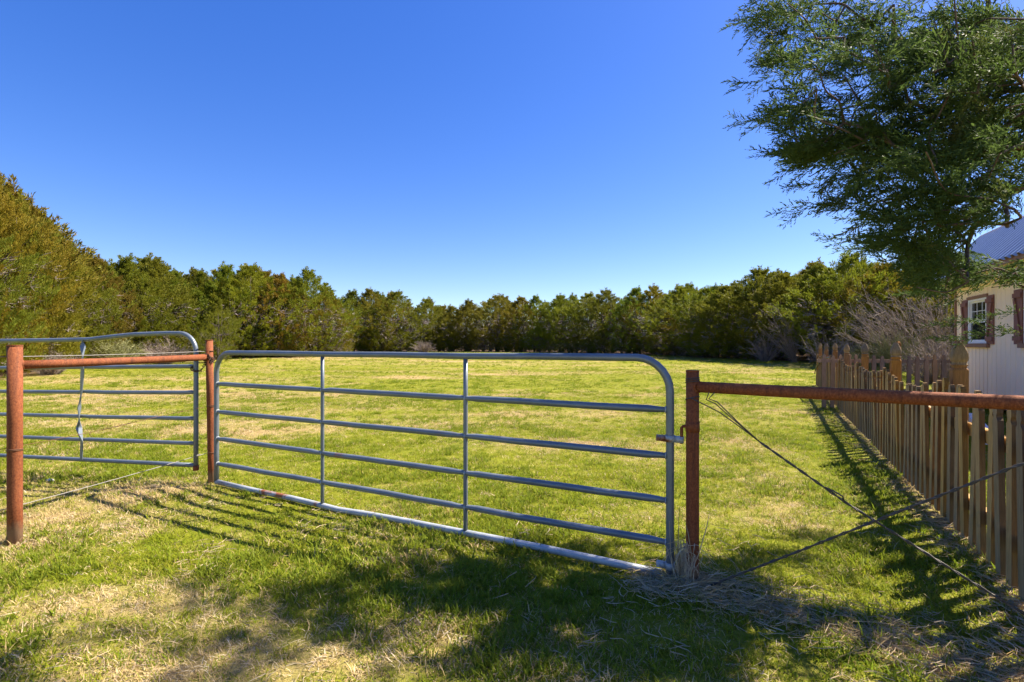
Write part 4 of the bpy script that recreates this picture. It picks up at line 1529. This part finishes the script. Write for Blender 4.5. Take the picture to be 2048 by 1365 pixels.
# skeleton: each branchlet joins the nearest point nearer to the trunk
nodes = [np.array([TR[0] + .10 * math.sin(k * .7), TR[1] + .06 * math.cos(k * .9), .0 + .45 * k]) for k in range(18)]
par = [-1] + list(range(17))
cnt = [0] * 18
order = np.argsort(np.hypot(B[:, 0] - TR[0], B[:, 1] - TR[1]))
arr = [n for n in nodes]
tipnode = {}
for bi in order:
    b = B[bi]
    A_ = np.array(arr)
    dd = np.linalg.norm(A_ - b, axis=1)
    rad_n = np.hypot(A_[:, 0] - TR[0], A_[:, 1] - TR[1]); rb_ = math.hypot(b[0] - TR[0], b[1] - TR[1])
    cost = dd + .35 * rad_n * 0 + np.where(rad_n > rb_ - .02, 5, 0) + np.where(A_[:, 2] > b[2] + .35, .6, 0)
    cand = np.argsort(cost)[:40]
    j = int(cand[0])
    for cj in cand:
        q_ = A_[cj]
        smp = q_ + (b - q_) * np.array([.15, .3, .45, .6, .75])[:, None]
        if view_ok(smp).all():
            j = int(cj); break
    p = arr[j]
    # a midpoint gives the limb a gentle bow
    if dd[j] > .5:
        m_ = (p + b) / 2 + np.array([jr.normal(0, .05), jr.normal(0, .05), .06])
        if not (view_ok(m_[None])[0]):
            m_ = (p + b) / 2
        arr.append(m_); par.append(j); cnt.append(0); j = len(arr) - 1
    arr.append(b); par.append(j); cnt.append(0)
    k = len(arr) - 1
    while k != -1:
        cnt[k] += 1
        k = par[k]
tb, lb = MB(), MB()
for k in range(1, 18):
    pass
tb.tube([Vector(n - jo) for n in nodes], [.19 - .0095 * k for k in range(18)], 12)
lk_ = tb.build("trunk", M['bark_near'], jun, True)
for k in range(18, len(arr)):
    a, b = arr[par[k]] - jo, arr[k] - jo
    ra = min(.06, .0024 * math.sqrt(max(cnt[par[k]], 1)) + .001) if par[k] >= 18 else min(.06, .0024 * math.sqrt(cnt[k]) + .005)
    rb2 = .0024 * math.sqrt(cnt[k]) + .001
    rb2 = min(rb2, ra)
    ln_ = np.linalg.norm(b - a)
    if par[k] >= 18:
        t0 = arr[par[k]] - arr[par[par[k]]]
    else:
        t0 = np.array([b[0] - a[0], b[1] - a[1], .3])
    t0 = t0 / max(np.linalg.norm(t0), 1e-6) * ln_ * .75
    if np.dot(t0, b - a) < .3 * ln_ * ln_ * .75 or not view_ok(arr[k][None])[0]: t0 = (b - a) * .9
    t1 = (b - a) * .9
    pts_ = []
    for u_ in (0, .2, .4, .6, .8, 1.0):
        h00, h10, h01, h11 = 2 * u_ ** 3 - 3 * u_ ** 2 + 1, u_ ** 3 - 2 * u_ ** 2 + u_, -2 * u_ ** 3 + 3 * u_ ** 2, u_ ** 3 - u_ ** 2
        pts_.append(Vector(a * h00 + t0 * h10 + b * h01 + t1 * h11))
    lb.tube(pts_, [ra + (rb2 - ra) * u_ for u_ in (0, .2, .4, .6, .8, 1.0)], 6, False)
lb.build("limbs", M['bark_near'], jun, True)["kind"] = "stuff"

# feathery spray templates


def spray_template(r, coarse=False):
    P, D, Ls, Ws = [], [], [], []
    ln = .24
    nside = 9 if not coarse else 6
    for i in range(nside):
        t = (i + .5) / nside
        sgn = 1 if i % 2 else -1
        p0 = np.array([ln * t, 0, .01 * math.sin(t * 5)])
        a = R(r.uniform(30, 52)) * sgn
        roll = r.uniform(-.9, .9)
        d = np.array([math.cos(a), math.sin(a) * math.cos(roll), math.sin(a) * math.sin(roll)])
        l = (.115 * (1 - .62 * t)) * r.uniform(.8, 1.2)
        P.append(p0); D.append(d); Ls.append(l); Ws.append(.0075)
        ns = 5 if not coarse else 3
        for k in range(ns):
            u = (k + .6) / ns
            q = p0 + d * l * u
            dd = unit(d + np.array([.25, r.normal(0, .55), r.normal(0, .55)]))
            P.append(q); D.append(dd); Ls.append(r.uniform(.026, .045) * (1.15 - .5 * u)); Ws.append(.0085 if not coarse else .015)
    for k in range(8):
        t = k / 8
        P.append(np.array([ln * (.3 + .7 * t), 0, 0])); D.append(unit(np.array([1.0, r.normal(0, .5), r.normal(0, .5)]))); Ls.append(.045); Ws.append(.009)
    P.append(np.array([0, 0, 0.])); D.append(np.array([1., 0, 0])); Ls.append(ln * 1.12); Ws.append(.007)
    P, D = np.array(P), np.array(D)
    if coarse:
        Ws = [w * 1.6 for w in Ws]
    return diamonds(P, D, Ls, Ws, r)


TPL = [spray_template(jr) for _ in range(5)]
TPLC = [spray_template(jr, True) for _ in range(3)]
SP, SDR, SUP, SSC, SK, SX = [], [], [], [], [], []
for i in range(len(B)):
    vis = i < n_vis
    nsp = (9 if vis else 5)
    b, d, l = B[i], D[i], L[i]
    side = unit(np.cross(d, np.array([0, 0, 1.0])))
    for k in range(nsp):
        t = .08 + .92 * k / (nsp - 1)
        sg = 1 if k % 2 else -1
        dv = unit(d * (.75 + .5 * t) + side * sg * .75 * (1 - .75 * t) + jr.normal(0, .34, 3) + np.array([0, 0, .05]))
        SP.append(b + d * l * t * .85); SDR.append(dv); SUP.append(unit(np.array([0, 0, 1.0]) + jr.normal(0, .5, 3)))
        SX.append(n_main <= i < n_vis)
        SSC.append((1.0 - .25 * t) * jr.uniform(.75, 1.15) * (1.0 if vis else 1.5)); SK.append(vis)
SP, SDR, SUP, SSC, SK, SX = map(np.array, (SP, SDR, SUP, SSC, SK, SX))
tips = SP + SDR * .24 * SSC[:, None]
ok = (SX | (view_ok(tips) & view_ok(SP))) & (SX | shade_ok(tips) | (jr.uniform(0, 1, len(SP)) < .45)) & (np.linalg.norm(tips - np.array([0, 0, CAM_H]), axis=1) > 1.5)
# openings between the boughs along the sun's direction give the dappled light
fx_, fy_ = tips[:, 0] - SXZ * tips[:, 2], tips[:, 1] - SYZ * tips[:, 2]
gap = (vnoise(fx_ * .8, fy_, .20, 91) * .6 + vnoise(fx_ * .8, fy_, .09, 92) * .4) > .585
ok &= ~(gap & ~SX)
SP, SDR, SUP, SSC, SK = SP[ok], SDR[ok], SUP[ok], SSC[ok], SK[ok]
Yv = unit(np.cross(SUP, SDR)); Zv = np.cross(SDR, Yv)
ROT = np.stack([SDR, Yv, Zv], -1)            # columns
allV = []
which = jr.integers(0, 15, len(SP))
for k in range(5):
    s_ = SK & (which % 5 == k)
    if s_.any():
        t = TPL[k].reshape(-1, 3)
        allV.append((np.einsum('nij,mj->nmi', ROT[s_], t) * SSC[s_][:, None, None] + (SP[s_] - jo)[:, None, :]).reshape(-1, 4, 3))
for k in range(3):
    s_ = (~SK) & (which % 3 == k)
    if s_.any():
        t = TPLC[k].reshape(-1, 3)
        allV.append((np.einsum('nij,mj->nmi', ROT[s_], t) * SSC[s_][:, None, None] + (SP[s_] - jo)[:, None, :]).reshape(-1, 4, 3))
JV = np.concatenate(allV)
link("crown", quads_mesh("crown", JV, M['juniper']), jun)["kind"] = "stuff"
print("juniper sprays", len(SP), "quads", len(JV), "branchlets", len(B), n_vis)

# ------------------------------------------------------------------ grass, straw (scattered tufts)


def tuft(name, r, n, hgt, width, spread, mats, lean=.5, flat=False):
    V, Fq, Ft, mi = [], [], [], []
    for k in range(n):
        a = r.uniform(0, 2 * math.pi); q = math.sqrt(r.uniform(0, 1)) * spread
        p = np.array([math.cos(a) * q, math.sin(a) * q, -.006])
        h = hgt * r.uniform(.5, 1.15)
        la = r.uniform(0, 2 * math.pi); ll = lean * r.uniform(.2, 1.2)
        d = np.array([math.cos(la) * ll, math.sin(la) * ll, 1.0]); d /= np.linalg.norm(d)
        s = unit(np.array([[-math.sin(la + r.normal(0, .6)), math.cos(la), 0]]))[0] * width * r.uniform(.7, 1.3) / 2
        m_ = p + d * h * .55
        bend = np.array([math.cos(la) * .55 * ll, math.sin(la) * .55 * ll, -.15 * ll])
        t_ = m_ + (d + bend) * h * .5
        b = len(V)
        V += [p - s, p + s, m_ + s * .85, m_ - s * .85, t_]
        Fq.append((b, b + 1, b + 2, b + 3)); Ft.append((b + 3, b + 2, b + 4))
        mi.append(int(r.integers(0, len(mats))))
    me = bpy.data.meshes.new(name)
    me.from_pydata([tuple(v) for v in V], [], Fq + Ft)
    for m_ in mats: me.materials.append(m_)
    for i, p in enumerate(me.polygons):
        p.material_index = mi[i % n]
    me.update()
    return bpy.data.objects.new(name, me)          # only a pattern for the scatter, never linked


def straw_tuft(name, r, n, ln, width, spread, mats, up=.05):
    mb = MB()
    mi = []
    for k in range(n):
        a = r.uniform(0, 2 * math.pi)
        c = Vector((r.normal(0, spread), r.normal(0, spread), r.uniform(.0, .014)))
        d = Vector((math.cos(a), math.sin(a), r.normal(0, up)))
        l = ln * r.uniform(.4, 1.2)
        b = Vector((r.normal(0, .12), r.normal(0, .12), r.normal(.0, .03))) * l
        f0 = len(mb.f)
        mb.tube([c - d * l / 2, c + b, c + d * l / 2], [width * .5, width * .5, width * .25], 3, False)
        mi += [int(r.integers(0, len(mats)))] * (len(mb.f) - f0)
    me = mb.mesh(name)
    for m_ in mats: me.materials.append(m_)
    for p, i in zip(me.polygons, mi): p.material_index = i
    return bpy.data.objects.new(name, me)


def scatter(name, P, rot, scl, var, protos, label):
    me = bpy.data.meshes.new(name)
    me.vertices.add(len(P)); me.vertices.foreach_set("co", P.astype(np.float32).ravel())
    for nm, ty, dat in (("rot", 'FLOAT_VECTOR', rot), ("scl", 'FLOAT', scl), ("var", 'INT', var)):
        a = me.attributes.new(nm, ty, 'POINT')
        a.data.foreach_set("vector" if ty == 'FLOAT_VECTOR' else "value", np.ascontiguousarray(dat, np.int32 if ty == 'INT' else np.float32).ravel())
    o = link(name, me)
    ng = bpy.data.node_groups.new(name + "_scatter", 'GeometryNodeTree')
    ng.interface.new_socket(name="Geometry", in_out='INPUT', socket_type='NodeSocketGeometry')
    ng.interface.new_socket(name="Geometry", in_out='OUTPUT', socket_type='NodeSocketGeometry')
    gi, go = ng.nodes.new("NodeGroupInput"), ng.nodes.new("NodeGroupOutput")
    jn = ng.nodes.new("GeometryNodeJoinGeometry")

    def named(nm, ty):
        n = ng.nodes.new("GeometryNodeInputNamedAttribute"); n.data_type = ty; n.inputs["Name"].default_value = nm
        return n.outputs["Attribute"]
    ra, sa, va = named("rot", 'FLOAT_VECTOR'), named("scl", 'FLOAT'), named("var", 'INT')
    for i, pr in enumerate(protos):
        oi = ng.nodes.new("GeometryNodeObjectInfo"); oi.inputs["Object"].default_value = pr
        cp = ng.nodes.new("FunctionNodeCompare"); cp.data_type = 'INT'; cp.operation = 'EQUAL'
        ng.links.new(va, cp.inputs[2]); cp.inputs[3].default_value = i
        ip = ng.nodes.new("GeometryNodeInstanceOnPoints")
        ng.links.new(gi.outputs[0], ip.inputs["Points"]); ng.links.new(cp.outputs[0], ip.inputs["Selection"])
        ng.links.new(oi.outputs["Geometry"], ip.inputs["Instance"])
        ng.links.new(ra, ip.inputs["Rotation"]); ng.links.new(sa, ip.inputs["Scale"])
        ng.links.new(ip.outputs[0], jn.inputs[0])
    ng.links.new(jn.outputs[0], go.inputs[0])
    md = o.modifiers.new("scatter", 'NODES'); md.node_group = ng
    o["kind"] = "stuff"; o["label"] = label
    return o


gr = np.random.default_rng(5)
protos = [tuft("t0", gr, 20, .042, .0046, .055, [M['grass_a']], 1.2), tuft("t1", gr, 20, .034, .0046, .06, [M['grass_a'], M['grass_b']], 1.5),
          tuft("t2", gr, 18, .050, .0050, .045, [M['grass_b'], M['grass_a']], 1.0), tuft("t3", gr, 20, .036, .0036, .06, [M['dry_a']], 1.9),
          tuft("t4", gr, 20, .042, .0034, .06, [M['dry_a'], M['dry_b']], 2.2), tuft("t5", gr, 20, .036, .004, .06, [M['grass_a'], M['dry_a']], 1.6)]


def band(y0, y1, dens, margin=1.06):
    """points over the ground in view between two distances"""
    area = margin * (y1 * y1 - y0 * y0)
    n = int(area * dens)
    y = np.sqrt(gr.uniform(y0 * y0, y1 * y1, n))
    x = gr.uniform(-margin, margin, n) * y
    return x, y


PX, PY, PS = [], [], []
for y0, y1, dens, s in ((1.5, 3.4, 640, 1.45), (3.4, 5.5, 480, 1.45), (5.5, 9, 400, 1.35), (9, 15, 210, 1.35), (15, 26, 70, 1.9), (26, 56, 14, 3.0)):
    x, y = band(y0, y1, dens)
    PX.append(x); PY.append(y); PS.append(np.full(len(x), s))
x, y, s = map(np.concatenate, (PX, PY, PS))
keep = (litter(x, y) < .35)
x, y, s = x[keep], y[keep], s[keep]
dv = dryness(x, y)
lush = fbm(x, y, .8, 61, 3)
u = gr.uniform(0, 1, len(x))
isdry = u < np.clip(dv * .92 + .06, 0, .82)
v = np.where(isdry, gr.integers(3, 5, len(x)), np.where(gr.uniform(0, 1, len(x)) < .25, 5, np.where(lush > .56, 2, gr.integers(0, 2, len(x)))))
thin = (dv > .9) & (gr.uniform(0, 1, len(x)) < .2)
x, y, s, v, dv, lush = (a[~thin] for a in (x, y, s, v, dv, lush))
hs = s * (.62 + .75 * fbm(x, y, .55, 71, 3)) * gr.uniform(.75, 1.25, len(x)) * (1 + .25 * (lush > .58))
hs = hs * np.where(y > 15, .62, .74)
# ranker dark tufts here and there
kx, ky = band(3.0, 20, .8)
kx, ky = np.repeat(kx, 11), np.repeat(ky, 11)
kx = kx + gr.normal(0, .07, len(kx)) * (1 + ky * .05); ky = ky + gr.normal(0, .07, len(ky)) * (1 + ky * .05)
x = np.concatenate([x, kx]); y = np.concatenate([y, ky]); hs = np.concatenate([hs, gr.uniform(.9, 1.5, len(kx)) * (1 + ky * .03)]); v = np.concatenate([v, np.full(len(kx), 2)])
P = np.stack([x, y, gz(x, y)], 1)
rot = np.stack([gr.normal(0, .12, len(x)), gr.normal(0, .12, len(x)), gr.uniform(0, 6.28, len(x))], 1)
scatter("grass", P, rot, hs, v, protos, "short green and straw-coloured grass covering the paddock")
print("grass tufts", len(x))

sprotos = [straw_tuft("s0", gr, 14, .13, .0036, .07, [M['dry_b'], M['dry_a']]), straw_tuft("s1", gr, 9, .10, .0034, .07, [M['dry_b']], .08), straw_tuft("s2", gr, 6, .20, .0036, .06, [M['dry_b'], M['dry_a']], .12)]


def near_line(a, b, n, wid):
    t = gr.uniform(0, 1, n)
    w = gr.normal(0, wid, n)
    d = np.array(b) - np.array(a); nn = np.array([-d[1], d[0]]) / np.linalg.norm(d)
    q = np.array(a) + t[:, None] * d + w[:, None] * nn
    return q


S = [near_line((1.0, 2.88), (1.55, 2.65), 60, .08), near_line((1.5, 2.6), (2.15, 2.12), 120, .14), near_line((1.75, 2.3), (2.6, 1.7), 60, .12), near_line((.75, 2.98), (1.2, 2.9), 90, .06),
     near_line((FX(2.0) - .05, 2.0), (FX(4.2) - .06, 4.2), 130, .06), near_line((FX(4.2) - .06, 4.2), (FX(10) - .08, 10), 90, .09)]
# loose straws lying about the foreground
xx, yy2 = band(1.6, 4.6, 5)
S.append(np.stack([xx, yy2], 1))
Q = np.concatenate(S)
vv = gr.integers(0, 3, len(Q))
rot = np.stack([gr.normal(0, .1, len(Q)), gr.normal(0, .1, len(Q)), gr.uniform(0, 6.28, len(Q))], 1)
sc_ = gr.uniform(.6, 1.2, len(Q))
nloose = len(xx)
vv[-nloose:] = 1; sc_[-nloose:] *= gr.uniform(.5, 1.3, nloose)
scatter("straw", np.stack([Q[:, 0], Q[:, 1], gz(Q[:, 0], Q[:, 1]) + .012], 1), rot, sc_, vv, sprotos, "matted dry straw lying along the pipe fence and picket fence feet")

# dead weed clump between gate and hinge post
r = np.random.default_rng(9)
wc = empty("dead_weed", (1.005, 2.975, float(gz(1.005, 2.975))))
tag(wc, "clump of dead bent grass stalks between the gate's end and hinge post", "weed")
mb = MB()
for k in range(90):
    a = r.uniform(0, 6.28)
    p = Vector((r.normal(0, .018), r.normal(0, .03), 0))
    t = p + Vector((r.normal(0, .03), r.normal(0, .03), r.uniform(.12, .24)))
    e = t + Vector((r.normal(0, .05), r.normal(0, .05), r.uniform(-.16, .02)))
    mb.tube([p, p.lerp(t, .6), t, t.lerp(e, .5) + Vector((0, 0, .01)), e], [.0018, .0018, .0016, .0013, .0008], 3, False)
mb.build("bent_blades", M['dry_b'], wc)
for pts in ([(.02, -.05, 0), (.025, -.045, .15), (.0, -.05, .3), (-.012, -.05, .345)], [(.0, -.05, .03), (.06, -.05, .17), (.11, -.045, .33), (.125, -.04, .40)], [(-.03, .02, 0), (-.032, .02, .2), (-.028, .02, .42)], [(-.06, .0, 0), (-.08, .01, .15), (-.085, .02, .34)], [(.07, -.06, 0), (.12, -.08, .06), (.18, -.06, .09)]):
    MB().tube([Vector(p) for p in pts], [.0028] * (len(pts) - 1) + [.0012], 5).build("stalk", M['dry_b'], wc)
